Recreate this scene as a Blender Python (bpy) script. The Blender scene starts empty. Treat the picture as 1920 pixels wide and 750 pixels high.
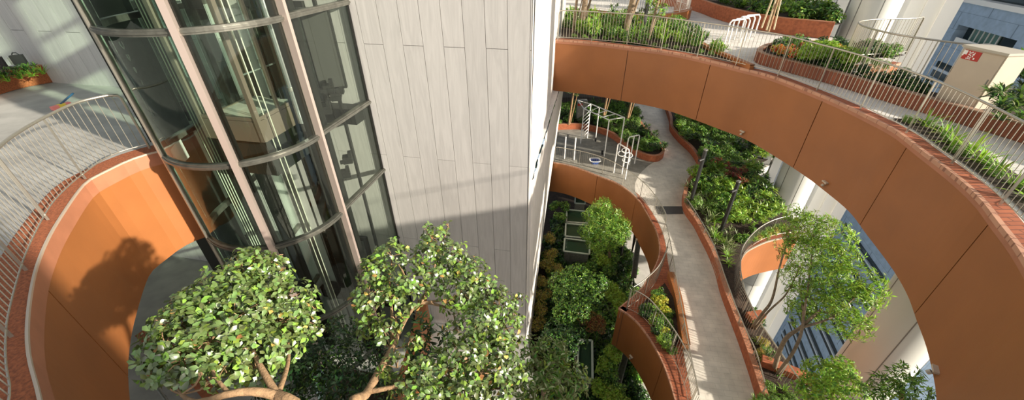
import bpy, math, random
import numpy as np
from mathutils import Vector, Matrix
from mathutils.geometry import tessellate_polygon
random.seed(7); rng = np.random.default_rng(7)
S = bpy.context.scene; COL = S.collection
PI = math.pi

# ------------------------------------------------------------------ camera model (1920 x 750)
F = 738.0; CX, CY = 960.0, 375.0; H = 3.5
TH = math.atan(F / 1115.0); ROLL = math.atan2(10, 1115)
def ray(x, y):
    x -= CX; y -= CY
    c, s = math.cos(ROLL), math.sin(ROLL)
    xr = c*x - s*y; yr = s*x + c*y
    return Vector((xr, F*math.cos(TH) - yr*math.sin(TH), -F*math.sin(TH) - yr*math.cos(TH)))
def at(x, y, z):
    r = ray(x, y); t = (z - H)/r.z
    return Vector((r.x*t, r.y*t, z))
def atd(x, y, d):
    r = ray(x, y).normalized()*d
    return Vector((r.x, r.y, r.z + H))
def atY(x, y, Y):
    r = ray(x, y); t = Y/r.y
    return Vector((r.x*t, Y, r.z*t + H))
def atl(L, z): return [at(x, y, z) for x, y in L]
cam = bpy.data.cameras.new('camera'); camo = bpy.data.objects.new('camera', cam); COL.objects.link(camo)
camo.location = (0, 0, H); cam.sensor_width = 36; cam.lens = 36*F/1920; cam.clip_end = 500
camo.rotation_euler = (Matrix.Rotation(PI/2 - TH, 3, 'X') @ Matrix.Rotation(-ROLL, 3, 'Z')).to_euler()
S.camera = camo

# ------------------------------------------------------------------ materials
MATS = {}
def mat(name, col, rough=.6, metal=0, noise=0, nscale=5, bump=0, col2=None, bscale=None, spec=.5, trans=0, island=0):
    m = bpy.data.materials.new(name); m.use_nodes = True; nt = m.node_tree; n = nt.nodes; l = nt.links
    b = n['Principled BSDF']; b.inputs['Base Color'].default_value = (*col, 1)
    b.inputs['Roughness'].default_value = rough; b.inputs['Metallic'].default_value = metal
    b.inputs['Specular IOR Level'].default_value = spec
    tc = n.new('ShaderNodeTexCoord')
    last = None
    if noise or col2:
        nz = n.new('ShaderNodeTexNoise'); nz.inputs['Scale'].default_value = nscale; nz.inputs['Detail'].default_value = 6
        l.new(tc.outputs['Object'], nz.inputs['Vector'])
        mx = n.new('ShaderNodeMix'); mx.data_type = 'RGBA'
        c2 = col2 or tuple(c*(1-noise) for c in col)
        mr = n.new('ShaderNodeMapRange'); mr.inputs[1].default_value = .35; mr.inputs[2].default_value = .65
        l.new(nz.outputs['Fac'], mr.inputs[0]); l.new(mr.outputs[0], mx.inputs[0])
        mx.inputs[6].default_value = (*col, 1); mx.inputs[7].default_value = (*c2, 1)
        last = mx.outputs[2]
    if island:
        g = n.new('ShaderNodeNewGeometry'); hs = n.new('ShaderNodeHueSaturation')
        mr2 = n.new('ShaderNodeMapRange'); mr2.inputs[3].default_value = 1-island; mr2.inputs[4].default_value = 1+island
        l.new(g.outputs['Random Per Island'], mr2.inputs[0]); l.new(mr2.outputs[0], hs.inputs['Value'])
        if last: l.new(last, hs.inputs['Color'])
        else: hs.inputs['Color'].default_value = (*col, 1)
        last = hs.outputs[0]
    if last: l.new(last, b.inputs['Base Color'])
    if bump:
        bz = n.new('ShaderNodeTexNoise'); bz.inputs['Scale'].default_value = bscale or nscale*4; bz.inputs['Detail'].default_value = 4
        l.new(tc.outputs['Object'], bz.inputs['Vector'])
        bp = n.new('ShaderNodeBump'); bp.inputs['Strength'].default_value = bump; bp.inputs['Distance'].default_value = .02
        l.new(bz.outputs['Fac'], bp.inputs['Height']); l.new(bp.outputs[0], b.inputs['Normal'])
    MATS[name] = m; return m
def brickmat(name, c1, c2, mortar, w, h, rough=.8, rot=0, msize=.01, bump=.3):
    m = mat(name, c1, rough); n = m.node_tree.nodes; l = m.node_tree.links; b = n['Principled BSDF']
    tc = n.new('ShaderNodeTexCoord'); mp = n.new('ShaderNodeMapping'); mp.inputs['Rotation'].default_value = (0, 0, rot)
    br = n.new('ShaderNodeTexBrick'); br.inputs['Scale'].default_value = 1; br.inputs['Brick Width'].default_value = w
    br.inputs['Row Height'].default_value = h; br.inputs['Mortar Size'].default_value = msize
    br.inputs['Color1'].default_value = (*c1, 1); br.inputs['Color2'].default_value = (*c2, 1); br.inputs['Mortar'].default_value = (*mortar, 1)
    l.new(tc.outputs['Object'], mp.inputs[0]); l.new(mp.outputs[0], br.inputs['Vector'])
    nz = n.new('ShaderNodeTexNoise'); nz.inputs['Scale'].default_value = 2.5; nz.inputs['Detail'].default_value = 8
    l.new(tc.outputs['Object'], nz.inputs['Vector'])
    mx = n.new('ShaderNodeMix'); mx.data_type = 'RGBA'; mx.blend_type = 'MULTIPLY'; mx.inputs[0].default_value = .5
    l.new(br.outputs['Color'], mx.inputs[6]); 
    mr = n.new('ShaderNodeMapRange'); mr.inputs[1].default_value = .3; mr.inputs[2].default_value = .7; mr.inputs[3].default_value = .6; mr.inputs[4].default_value = 1.1
    l.new(nz.outputs['Fac'], mr.inputs[0]); l.new(mr.outputs[0], mx.inputs[7]); l.new(mx.outputs[2], b.inputs['Base Color'])
    bp = n.new('ShaderNodeBump'); bp.inputs['Strength'].default_value = bump; bp.inputs['Distance'].default_value = .01; bp.invert = True
    l.new(br.outputs['Fac'], bp.inputs['Height']); l.new(bp.outputs[0], b.inputs['Normal'])
    return m
def leafmat(name, col, rough=.35, tr=.35, var=.35, spec=.5, coat=0):
    m = bpy.data.materials.new(name); m.use_nodes = True; nt = m.node_tree; n = nt.nodes; l = nt.links
    b = n['Principled BSDF']; out = n['Material Output']
    g = n.new('ShaderNodeNewGeometry'); hs = n.new('ShaderNodeHueSaturation'); hs.inputs['Color'].default_value = (*col, 1)
    mr = n.new('ShaderNodeMapRange'); mr.inputs[3].default_value = 1-var; mr.inputs[4].default_value = 1+var
    l.new(g.outputs['Random Per Island'], mr.inputs[0]); l.new(mr.outputs[0], hs.inputs['Value'])
    mr2 = n.new('ShaderNodeMapRange'); mr2.inputs[3].default_value = .47; mr2.inputs[4].default_value = .53
    l.new(g.outputs['Random Per Island'], mr2.inputs[0]); l.new(mr2.outputs[0], hs.inputs['Hue'])
    l.new(hs.outputs[0], b.inputs['Base Color']); b.inputs['Roughness'].default_value = rough; b.inputs['Specular IOR Level'].default_value = spec
    b.inputs['Coat Weight'].default_value = coat; b.inputs['Coat Roughness'].default_value = .25
    t = n.new('ShaderNodeBsdfTranslucent'); l.new(hs.outputs[0], t.inputs['Color'])
    mx = n.new('ShaderNodeMixShader'); mx.inputs[0].default_value = tr
    l.new(b.outputs[0], mx.inputs[1]); l.new(t.outputs[0], mx.inputs[2]); l.new(mx.outputs[0], out.inputs['Surface'])
    MATS[name] = m; return m
def glassmat(name, tint, refl=.0, ior=1.5):
    m = bpy.data.materials.new(name); m.use_nodes = True; nt = m.node_tree; n = nt.nodes; l = nt.links
    n.remove(n['Principled BSDF']); out = n['Material Output']
    t = n.new('ShaderNodeBsdfTransparent'); t.inputs[0].default_value = (*tint, 1)
    g = n.new('ShaderNodeBsdfGlossy'); g.inputs['Roughness'].default_value = .02; g.inputs['Color'].default_value = (.9, 1, .95, 1)
    fr = n.new('ShaderNodeFresnel'); fr.inputs[0].default_value = ior
    ad = n.new('ShaderNodeMath'); ad.operation = 'ADD'; ad.inputs[1].default_value = refl; l.new(fr.outputs[0], ad.inputs[0])
    mx = n.new('ShaderNodeMixShader'); l.new(ad.outputs[0], mx.inputs[0]); l.new(t.outputs[0], mx.inputs[1]); l.new(g.outputs[0], mx.inputs[2])
    l.new(mx.outputs[0], out.inputs['Surface']); MATS[name] = m; return m

TERRA = mat('terracotta_render', (.325, .117, .033), .5, noise=.10, nscale=1.2, bump=.05, bscale=40)
TRIM = mat('pale_metal_trim', (.55, .46, .36), .4, .3)
TRIMP = brickmat('pale_terracotta_trim', (.56, .30, .19), (.50, .26, .16), (.30, .13, .08), .22, .3, .6)  # outer coping tiles, their lit paleness put into the colour
BAND = mat('terracotta_band', (.42, .17, .09), .5, noise=.15, nscale=3)
COPE = brickmat('terracotta_tiles', (.40, .12, .05), (.30, .085, .035), (.18, .06, .03), .3, .1, .8)
COPER = mat('rough_terracotta', (.42, .125, .045), .9, noise=.45, nscale=30, bump=.8, bscale=90)
CURB = mat('terracotta_curb', (.42, .125, .05), .75, noise=.35, nscale=9, bump=.3)
CURBD = brickmat('terracotta_planter_tiles', (.30, .095, .045), (.24, .075, .035), (.16, .05, .03), .4, .12, .8)
CONC = mat('concrete_panel', (.56, .54, .51), .65, noise=.13, nscale=2.2, bump=.12, bscale=30, island=.035)
CONCL = mat('board_marked_concrete', (.70, .66, .60), .7, noise=.2, nscale=3, bump=.2, bscale=25)
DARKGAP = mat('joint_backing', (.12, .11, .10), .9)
# wood grain streaks on the panels: stretch noise vertically
for M_ in (CONC, CONCL):
    n_ = M_.node_tree.nodes; l_ = M_.node_tree.links
    mp = n_.new('ShaderNodeMapping'); mp.inputs['Scale'].default_value = (3.5, 3.5, .35)
    tc_ = [x for x in n_ if x.type == 'TEX_COORD'][0]; l_.new(tc_.outputs['Object'], mp.inputs[0])
    for t_ in [x for x in n_ if x.type == 'TEX_NOISE']:
        l_.new(mp.outputs[0], t_.inputs['Vector']); t_.inputs['Distortion'].default_value = 1.5
    for t_ in [x for x in n_ if x.type == 'BUMP']: t_.inputs['Distance'].default_value = .015
FLOOR = mat('deck_concrete', (.42, .41, .37), .75, noise=.25, nscale=1.5, bump=.15, bscale=18)
PAVE = brickmat('pale_paving', (.66, .635, .58), (.63, .605, .55), (.52, .50, .45), .6, .3, .8, rot=.3, msize=.004)
RAMP = brickmat('ramp_paving', (.76, .71, .62), (.73, .68, .59), (.60, .56, .48), .4, .2, .8, rot=.15, msize=.006)
EXER = mat('exercise_mat', (.30, .285, .24), .9, noise=.3, nscale=3, bump=.4, bscale=50)
STRIPG = mat('dark_threshold', (.10, .10, .10), .8, noise=.2, nscale=30)
SOIL = mat('soil', (.055, .035, .022), .95, noise=.5, nscale=8, bump=1, bscale=20)
SOFFIT = mat('underside', (.45, .44, .42), .8)
STEEL = mat('brushed_steel', (.46, .43, .36), .34, .75)
STEELW = mat('white_steel', (.78, .75, .68), .4, .2)
MULL = mat('mullion_aluminium', (.60, .49, .43), .35, .6)
TRANS = mat('transom_metal', (.20, .20, .17), .35, .7, noise=.3, nscale=8)
DARK = mat('dark_machinery', (.014, .014, .012), .5, .3, noise=.3, nscale=12)
DARKP = mat('dark_gloss_panel', (.02, .022, .02), .3, .1)
GREYM = mat('galvanised_metal', (.30, .30, .27), .5, .6, noise=.3, nscale=10)
SILVER = mat('polished_cylinder', (.62, .66, .66), .22, .85)
BROWNM = mat('bronze_panel', (.20, .165, .13), .4, .5)
CABLE = mat('steel_cable', (.62, .64, .52), .4, .4)
WHITE = mat('white_paint', (.85, .84, .80), .45)
FIN = mat('white_fin', (.86, .85, .82), .5)
COLM = mat('column_cladding', (.60, .60, .54), .38, .05)
COLG = mat('column_joint', (.2, .2, .18), .8)
BLUEP = mat('blue_grey_cladding', (.22, .30, .40), .45, .1, noise=.06, nscale=.3)
BLUEG = mat('facade_joint', (.12, .17, .23), .6)
WINM = mat('dark_window', (.015, .03, .035), .12, 0, noise=.5, nscale=.6)
WINL = mat('window_green', (.10, .20, .17), .15)
BEIGE = mat('beige_paint', (.55, .46, .35), .5, noise=.06, nscale=3)
BEIGED = mat('beige_lid', (.46, .42, .34), .5)
RED = mat('red_sign', (.45, .02, .01), .5)
BLACK = mat('black_plastic', (.012, .012, .012), .45)
BLUE = mat('blue_handle', (.02, .10, .22), .4)
PINK = mat('pink_bristles', (.85, .25, .22), .6)
YELLOW = mat('yellow_bristles', (.85, .60, .08), .6)
BARK = mat('tan_bark', (.36, .225, .115), .85, noise=.35, nscale=14, bump=.6, bscale=40)
BARKG = mat('grey_bark', (.26, .19, .12), .9, noise=.4, nscale=14, bump=.6, bscale=40)
STAKE = mat('stake_wood', (.62, .50, .33), .8)
STREET = mat('street', (.10, .11, .12), .9)
CLOTHB = mat('blue_tray', (.03, .08, .30), .5)
GLASS = glassmat('shaft_glass', (.93, 1.0, .94), .02)
GLASSG = glassmat('green_glass', (.80, 1.0, .88), .02)
GLASSS = glassmat('skylight_glass', (.60, .72, .62), .0, 1.12)
L_MAIN = leafmat('glossy_leaf', (.15, .22, .055), .36, .20, .5, 1.0, .6)
L_LIGHT = leafmat('young_leaf', (.30, .47, .07), .35, .35)
L_YEL = leafmat('turning_leaf', (.66, .40, .12), .5, .3)
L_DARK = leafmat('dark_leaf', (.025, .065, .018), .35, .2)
L_MID = leafmat('mid_leaf', (.13, .27, .04), .45, .35)
L_LIME = leafmat('lime_leaf', (.33, .48, .05), .45, .4)
L_GOLD = leafmat('golden_leaf', (.62, .58, .07), .5, .4)
L_RED = leafmat('red_leaf', (.45, .05, .04), .5, .3)
L_FLOW = leafmat('flower_petal', (.80, .10, .04), .5, .3)
L_OLIVE = leafmat('olive_leaf', (.20, .24, .08), .5, .35)
L_PALE = leafmat('variegated_leaf', (.42, .46, .24), .5, .35)
L_BROWN = leafmat('russet_leaf', (.22, .085, .035), .6, .3)

# ------------------------------------------------------------------ object helpers
def link(o, parent=None):
    COL.objects.link(o)
    if parent: o.parent = parent
    return o
def tag(o, label=None, cat=None, group=None, kind=None):
    if label: o['label'] = label
    if cat: o['category'] = cat
    if group: o['group'] = group
    if kind: o['kind'] = kind
    return o
def empty(name, loc, label, cat, group=None, rz=0):
    o = bpy.data.objects.new(name, None); o.location = loc; o.rotation_euler = (0, 0, rz); o.empty_display_size = .2
    link(o); return tag(o, label, cat, group)
class MB:
    """collects polygons; build() links them as one mesh object"""
    def __init__(s): s.v = []; s.f = []; s.mi = []
    def face(s, pts, mi=0):
        i = len(s.v); s.v += [tuple(p) for p in pts]; s.f.append(tuple(range(i, i+len(pts)))); s.mi.append(mi)
    def grid(s, rows, mi=0, close=False):
        i0 = len(s.v); n = len(rows[0])
        for r in rows: s.v += [tuple(p) for p in r]
        for a in range(len(rows)-1):
            for b in range(n if close else n-1):
                c = (b+1) % n
                s.f.append((i0+a*n+b, i0+a*n+c, i0+(a+1)*n+c, i0+(a+1)*n+b)); s.mi.append(mi)
    def box(s, c, size, rz=0, mi=0, M=None):
        R = M or (Matrix.Translation(Vector(c)) @ Matrix.Rotation(rz, 4, 'Z'))
        x, y, z = [q/2 for q in size]
        P = [R @ Vector((sx*x, sy*y, sz*z)) for sx in (-1, 1) for sy in (-1, 1) for sz in (-1, 1)]
        i = len(s.v); s.v += [tuple(p) for p in P]
        for q in ((0, 1, 3, 2), (4, 6, 7, 5), (0, 4, 5, 1), (2, 3, 7, 6), (0, 2, 6, 4), (1, 5, 7, 3)):
            s.f.append(tuple(i+k for k in q)); s.mi.append(mi)
    def bar(s, a, b, w, h=None, mi=0, side=None):
        a = Vector(a); b = Vector(b); d = (b-a); L = d.length
        if L < 1e-6: return
        d.normalize(); up = Vector(side) if side else (Vector((0, 0, 1)) if abs(d.z) < .95 else Vector((1, 0, 0)))
        x = d.cross(up).normalized(); y = x.cross(d)
        M = Matrix((x, y, d)).transposed().to_4x4(); M.translation = (a+b)/2
        s.box(None, (w, h or w, L), M=M, mi=mi)
    def tube(s, pts, r, n=8, mi=0, cap=True):
        pts = [Vector(p) for p in pts]; rows = []
        rs = r if isinstance(r, (list, tuple)) else [r]*len(pts)
        up = Vector((0, 0, 1)); t0 = (pts[1]-pts[0]).normalized()
        if abs(t0.z) > .9: up = Vector((1, 0, 0))
        x = t0.cross(up).normalized()
        for i, p in enumerate(pts):
            t = (pts[min(i+1, len(pts)-1)] - pts[max(i-1, 0)])
            if t.length < 1e-9: t = t0.copy()
            t.normalize(); x = (x - t*x.dot(t)).normalized(); y = t.cross(x)
            rows.append([p + (x*math.cos(2*PI*k/n) + y*math.sin(2*PI*k/n))*rs[i] for k in range(n)])
        s.grid(rows, mi, close=True)
        if cap: s.face(rows[0][::-1], mi); s.face(rows[-1], mi)
    def poly(s, outer, z=None, holes=(), mi=0, flip=False):
        loops = [[Vector(p) for p in L] for L in (outer, *holes)]
        i = len(s.v); flat = [p for L in loops for p in L]
        s.v += [tuple(p) for p in flat]
        for t in tessellate_polygon(loops):
            a, b, c = (flat[k] for k in t); nz = (b-a).cross(c-a).z
            t = t if (nz > 0) != flip else t[::-1]
            s.f.append(tuple(i+k for k in t)); s.mi.append(mi)
    def build(s, name, mats, parent=None, smooth=False):
        me = bpy.data.meshes.new(name); me.from_pydata(s.v, [], s.f)
        for m in (mats if isinstance(mats, (list, tuple)) else [mats]): me.materials.append(m)
        me.polygons.foreach_set('material_index', s.mi)
        if smooth: me.polygons.foreach_set('use_smooth', [True]*len(s.f))
        me.update(); o = bpy.data.objects.new(name, me)
        if parent:
            link(o, parent); o.matrix_parent_inverse = (Matrix.Translation(parent.location) @ Matrix.Rotation(parent.rotation_euler.z, 4, 'Z')).inverted()
        else: link(o)
        return o
def smooth(P, step=.25, closed=False):
    P = [Vector(p) for p in P]; out = []; n = len(P)
    for i in range(n if closed else n-1):
        if closed: p0, p1, p2, p3 = P[(i-1) % n], P[i], P[(i+1) % n], P[(i+2) % n]
        else: p0, p1, p2, p3 = P[max(i-1, 0)], P[i], P[i+1], P[min(i+2, n-1)]
        k = max(2, int((p2-p1).length/step*2))
        for j in range(k):
            t = j/k
            out.append(.5*((2*p1) + (p2-p0)*t + (2*p0-5*p1+4*p2-p3)*t*t + (3*p1-p0-3*p2+p3)*t**3))
    if not closed: out.append(P[-1])
    return resample(out, step)
def resample(P, step):
    d = [0]
    for a, b in zip(P, P[1:]): d.append(d[-1] + (b-a).length)
    n = max(2, round(d[-1]/step)+1); out = []; j = 0
    for i in range(n):
        t = d[-1]*i/(n-1)
        while j < len(d)-2 and d[j+1] < t: j += 1
        q = (t-d[j])/max(d[j+1]-d[j], 1e-9); out.append(P[j].lerp(P[j+1], min(max(q, 0), 1)))
    return out
def offset(P, d):
    out = []
    for i, p in enumerate(P):
        t = P[min(i+1, len(P)-1)] - P[max(i-1, 0)]; t.z = 0; t.normalize()
        out.append(p + Vector((t.y, -t.x, 0))*d)      # +d = right of travel
    return out
def zset(P, z): return [Vector((p.x, p.y, z)) for p in P]
def wallstrip(P, z0, z1, th, name, m, parent=None, side=1, sm=False):
    """a wall following P with thickness th to the right (side=1) or left"""
    A = P; B = offset(P, th*side); mb = MB()
    rows = [zset(A, z0), zset(A, z1), zset(B, z1), zset(B, z0), zset(A, z0)]
    mb.grid(rows)
    for k in (0, -1): mb.face([rows[0][k], rows[1][k], rows[2][k], rows[3][k]])
    return mb.build(name, m, parent)

# ------------------------------------------------------------------ curved deck edge: fascia panels, trim, tiled coping
def deck_edge(name, P, z, h, cope_w, side, label, joints, cope_m=COPE, band=.0, th=.22, tw=.05, tm=None):
    """P runs along the edge of the opening; the deck lies to `side` (+1 right of travel)"""
    t = empty(name, P[len(P)//2], label, 'curved balcony edge')
    jl = [0] + joints + [len(P)-1]
    for a, b in zip(jl, jl[1:]):
        if b - a < 1: continue
        Q = [p.copy() for p in P[a:b+1]]
        g = .012
        if a: Q[0] = Q[0].lerp(Q[1], min(.9, g/(Q[1]-Q[0]).length))
        if b < len(P)-1: Q[-1] = Q[-1].lerp(Q[-2], min(.9, g/(Q[-1]-Q[-2]).length))
        A = Q; B = offset(Q, .05*side); mb = MB()
        rows = [zset(B, z-h), zset(A, z-h), zset(A, z-.07-band), zset(B, z-.07-band)]
        mb.grid(rows); mb.face([r[0] for r in rows]); mb.face([r[-1] for r in rows])
        mb.build('fascia_panel', TERRA, t)
    mb = MB(); A = offset(P, .045*side); B = offset(P, th*side)
    mb.grid([zset(A, z-.04), zset(A, z-h+.02), zset(B, z-h+.02), zset(B, z-.04)]); mb.build('core', DARKGAP, t)
    if band:
        mb = MB(); A = offset(P, -.012*side); B = offset(P, .05*side)
        mb.grid([zset(B, z-.07-band), zset(A, z-.07-band), zset(A, z-.012), zset(B, z-.012)]); mb.build('edge_band', BAND, t)
    mb = MB(); A = offset(P, -.02*side); B = offset(P, (tw-.02)*side)
    lo = z-.06 if tw > .03 else z-.018
    mb.grid([zset(B, lo), zset(A, lo), zset(A, z+.012), zset(B, z+.012), zset(B, lo)]); mb.build('edge_trim', tm or TRIM, t)
    mb = MB(); A = offset(P, (tw-.02)*side); B = offset(P, cope_w*side)
    mb.grid([zset(A, z-.05), zset(A, z+.004), zset(B, z+.004), zset(B, z-.05)]); mb.build('coping', cope_m, t)
    return t

# ------------------------------------------------------------------ railings
CYL = {}
def unitcyl(r, m, n=6):
    k = (r, m.name)
    if k not in CYL:
        mb = MB(); mb.tube([(0, 0, 0), (0, 0, 1)], r, n)
        o = mb.build('tmp', m); CYL[k] = o.data; bpy.data.objects.remove(o)
    return CYL[k]
def railing(P, h, label, z=None, post=1.3, bal=.11, group=None, m=STEEL, rp=.02, rb=.007, rh=.022, lean=0, endcurve=(True, True), name='railing', cat='railing'):
    P = [Vector(p) for p in P]
    if z is not None: P = zset(P, z)
    t = empty(name, P[0], label, cat, group)
    up = Vector((0, 0, h)); Q = resample(P, .15)
    top = [p + up for p in Q]
    # rounded ends: hand rail bends down into the end post
    hr = []
    r_ = .09
    if endcurve[0]: hr += [Q[0] + Vector((0, 0, .0)), Q[0] + Vector((0, 0, h-r_)), Q[0].lerp(Q[1], .2) + Vector((0, 0, h-r_*.3))]
    hr += top[1:-1]
    if endcurve[1]: hr += [Q[-1].lerp(Q[-2], .2) + Vector((0, 0, h-r_*.3)), Q[-1] + Vector((0, 0, h-r_)), Q[-1]]
    mb = MB(); mb.tube(hr, rh, 8); mb.build('handrail', m, t, True)
    mb = MB(); mb.tube([p + Vector((0, 0, .09)) for p in Q], .010, 6); mb.build('bottom_rail', m, t)
    inv = Matrix.Translation(-P[0])
    def put(nm, me, p, zz, sc, kind=None, rz=0):
        o = bpy.data.objects.new(nm, me); link(o, t); o.location = p - P[0] + Vector((0, 0, zz)); o.scale = (1, 1, sc); o.rotation_euler.z = rz
        return o
    L = sum(((b-a).length for a, b in zip(P, P[1:]))); npost = max(2, round(L/post)+1)
    pp = resample(P, L/(npost-1))
    key = ('post', m.name, rp)
    if key not in CYL:
        mb = MB(); mb.box((0, 0, .5), (rp*2, rp*.9, 1)); o = mb.build('tmp', m); CYL[key] = o.data; bpy.data.objects.remove(o)
    for i, p in enumerate(pp):
        if (i == 0 and endcurve[0]) or (i == len(pp)-1 and endcurve[1]): continue
        q = pp[min(i+1, len(pp)-1)] - pp[max(i-1, 0)]
        put('post', CYL[key], p, 0, h, rz=math.atan2(q.y, q.x)+PI/2)
    bs = resample(P, bal); pos = [p for p in bs if min((p-q).length for q in pp) > bal*.45]
    pos.sort(key=lambda p: (p-Vector((0, 0, H))).length)
    me = unitcyl(rb, m, 5)
    for p in pos[:100]: put('baluster', me, p, .09, h-.1)
    if len(pos) > 100:
        mb = MB()
        for p in pos[100:]: mb.tube([p+Vector((0, 0, .09)), p+Vector((0, 0, h-.01))], rb, 4, cap=False)
        tag(mb.build('balusters', m, t), kind='stuff')
    return t

# ------------------------------------------------------------------ foliage
def leaf_arrays(P, D, N, L, W, shape='ovate', droop=.15):
    """P bases, D directions, N normals (arrays n x 3)"""
    D = D/np.linalg.norm(D, axis=1)[:, None]
    N = N - (N*D).sum(1)[:, None]*D; N /= np.maximum(np.linalg.norm(N, axis=1)[:, None], 1e-6)
    B = np.cross(N, D)
    if shape == 'ovate':
        T = np.array([(0, 0, 0), (.28, .30, .05), (.28, -.30, .05), (.33, 0, 0), (.68, .46, .03), (.68, -.46, .03), (.7, 0, -.02), (1, 0, -droop)])
        Fs = [(0, 3, 1), (0, 2, 3), (1, 3, 6, 4), (3, 2, 5, 6), (4, 6, 7), (6, 5, 7)]
    elif shape == 'blade':
        T = np.array([(0, .2, 0), (0, -.2, 0), (.35, .5, .06), (.35, -.5, .06), (.7, .38, -.02), (.7, -.38, -.02), (1, 0, -.22)])
        Fs = [(0, 1, 3, 2), (2, 3, 5, 4), (4, 5, 6)]
    else:
        T = np.array([(0, 0, 0), (.4, .5, .03), (.4, -.5, .03), (1, 0, -droop)])
        Fs = [(0, 2, 3, 1)]
    n = len(P); L = np.broadcast_to(L, (n,)); W = np.broadcast_to(W, (n,))
    V = (P[:, None, :] + D[:, None, :]*(T[None, :, 0]*L[:, None])[..., None] + B[:, None, :]*(T[None, :, 1]*W[:, None])[..., None]
         + N[:, None, :]*(T[None, :, 2]*L[:, None])[..., None])
    return V, len(T), Fs
def foliage_mesh(name, sets, mats):
    """sets: list of (V, k, Fs, matidx array)"""
    vs = []; loops = []; starts = []; tot = []; mi = []; base = 0; ls = 0
    for V, k, Fs, M in sets:
        n = len(V); vs.append(V.reshape(-1, 3)); off = base + np.arange(n)*k
        for f in Fs:
            a = np.array(f)[None, :] + off[:, None]
            loops.append(a.reshape(-1)); c = len(f)
            starts.append(ls + np.arange(n)*c); tot.append(np.full(n, c)); ls += n*c; mi.append(M)
        base += n*k
    vs = np.concatenate(vs); loops = np.concatenate(loops); starts = np.concatenate(starts); mi = np.concatenate(mi)
    me = bpy.data.meshes.new(name); me.vertices.add(len(vs)); me.vertices.foreach_set('co', vs.astype(np.float32).ravel())
    me.loops.add(len(loops)); me.loops.foreach_set('vertex_index', loops.astype(np.int32))
    me.polygons.add(len(starts)); me.polygons.foreach_set('loop_start', starts.astype(np.int32))
    for m in mats: me.materials.append(m)
    me.polygons.foreach_set('material_index', mi.astype(np.int32)); me.update(calc_edges=True); me.validate()
    return me
def unit(n):
    v = rng.normal(size=(n, 3)); return v/np.linalg.norm(v, axis=1)[:, None]
def blob_leaves(blobs, dens, whorl, L, W, shape, up=.5, flat=.8, probs=(1,), inner=.35, minl=.75):
    """clusters of leaves on and inside ellipsoidal blobs"""
    Ps = []; Ds = []
    for c, r in blobs:
        n = int(dens*4*PI*r*r); u = unit(n); rad = r*(1 - inner*rng.random(n)**1.5)
        u2 = u*np.array([1, 1, flat]); Ps.append(np.array(c)[None]+u2*rad[:, None]); Ds.append(u)
    P = np.concatenate(Ps); U = np.concatenate(Ds); A = U + np.array([0, 0, up]); A /= np.linalg.norm(A, axis=1)[:, None]
    n = len(P); P = np.repeat(P, whorl, 0); A = np.repeat(A, whorl, 0)
    R = unit(n*whorl); side = R - (R*A).sum(1)[:, None]*A; side /= np.linalg.norm(side, axis=1)[:, None]
    D = side + A*rng.uniform(-.1, .7, (n*whorl, 1)); N = A*1.0 + side*.0 + unit(n*whorl)*.45
    P = P + D*.01 + unit(n*whorl)*L*.25
    Ls = L*rng.uniform(minl, 1.15, n*whorl)
    V, k, Fs = leaf_arrays(P, D, N, Ls, Ls/L*W, shape)
    M = rng.choice(len(probs), n*whorl, p=np.array(probs)/sum(probs))
    return V, k, Fs, M
def shrub_mesh(name, kind, mats, probs):
    if kind == 'bushy':
        bl = [((random.uniform(-.22, .22), random.uniform(-.22, .22), random.uniform(.15, .35)), random.uniform(.16, .24)) for _ in range(6)]
        return foliage_mesh(name, [blob_leaves(bl, 70, 4, .10, .055, 'simple', .5, .9, probs)], mats)
    if kind == 'fine':
        bl = [((random.uniform(-.22, .22), random.uniform(-.22, .22), random.uniform(.12, .35)), random.uniform(.16, .24)) for _ in range(6)]
        return foliage_mesh(name, [blob_leaves(bl, 130, 5, .055, .03, 'simple', .5, .9, probs)], mats)
    if kind == 'lance':      # long pointed leaves radiating from several heads
        Ps = []; Ds = []
        for h in range(9):
            c = np.array([random.uniform(-.28, .28), random.uniform(-.28, .28), random.uniform(.15, .5)])
            n = 16; a = rng.uniform(0, 2*PI, n); e = rng.uniform(-.1, 1.1, n)
            Ps.append(np.tile(c, (n, 1))); Ds.append(np.stack([np.cos(a)*np.cos(e), np.sin(a)*np.cos(e), np.sin(e)], 1))
        P = np.concatenate(Ps); D = np.concatenate(Ds); N = np.array([0, 0, 1.]) + unit(len(P))*.2
        V, k, Fs = leaf_arrays(P, D, N, rng.uniform(.18, .28, len(P)), np.full(len(P), .045), 'blade')
        return foliage_mesh(name, [(V, k, Fs, rng.choice(len(probs), len(P), p=np.array(probs)/sum(probs)))], mats)
    if kind == 'strap':      # arching blades from one base
        n = 26; a = rng.uniform(0, 2*PI, n); e = rng.uniform(.55, 1.4, n)
        rows = []; M = []
        P0 = np.zeros((n, 3)); P0[:, 0] = rng.uniform(-.05, .05, n); P0[:, 1] = rng.uniform(-.05, .05, n)
        sets = []; P = P0; D = np.stack([np.cos(a)*np.cos(e), np.sin(a)*np.cos(e), np.sin(e)], 1); Lh = rng.uniform(.3, .6, n)
        side = np.stack([-np.sin(a), np.cos(a), np.zeros(n)], 1); m = rng.choice(len(probs), n, p=np.array(probs)/sum(probs))
        K = 5; pts = [P.copy()]
        for s in range(K):
            P = P + D*(Lh/K)[:, None]; D = D + np.array([0, 0, -.22]); D /= np.linalg.norm(D, axis=1)[:, None]; pts.append(P.copy())
        w = [.016, .02, .02, .017, .011, .001]
        V = np.stack([q for s in range(K+1) for q in (pts[s]+side*w[s], pts[s]-side*w[s])], 1)
        Fs = [(2*s, 2*s+1, 2*s+3, 2*s+2) for s in range(K)]
        return foliage_mesh(name, [(V, 2*(K+1), Fs, m)], mats)
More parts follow.
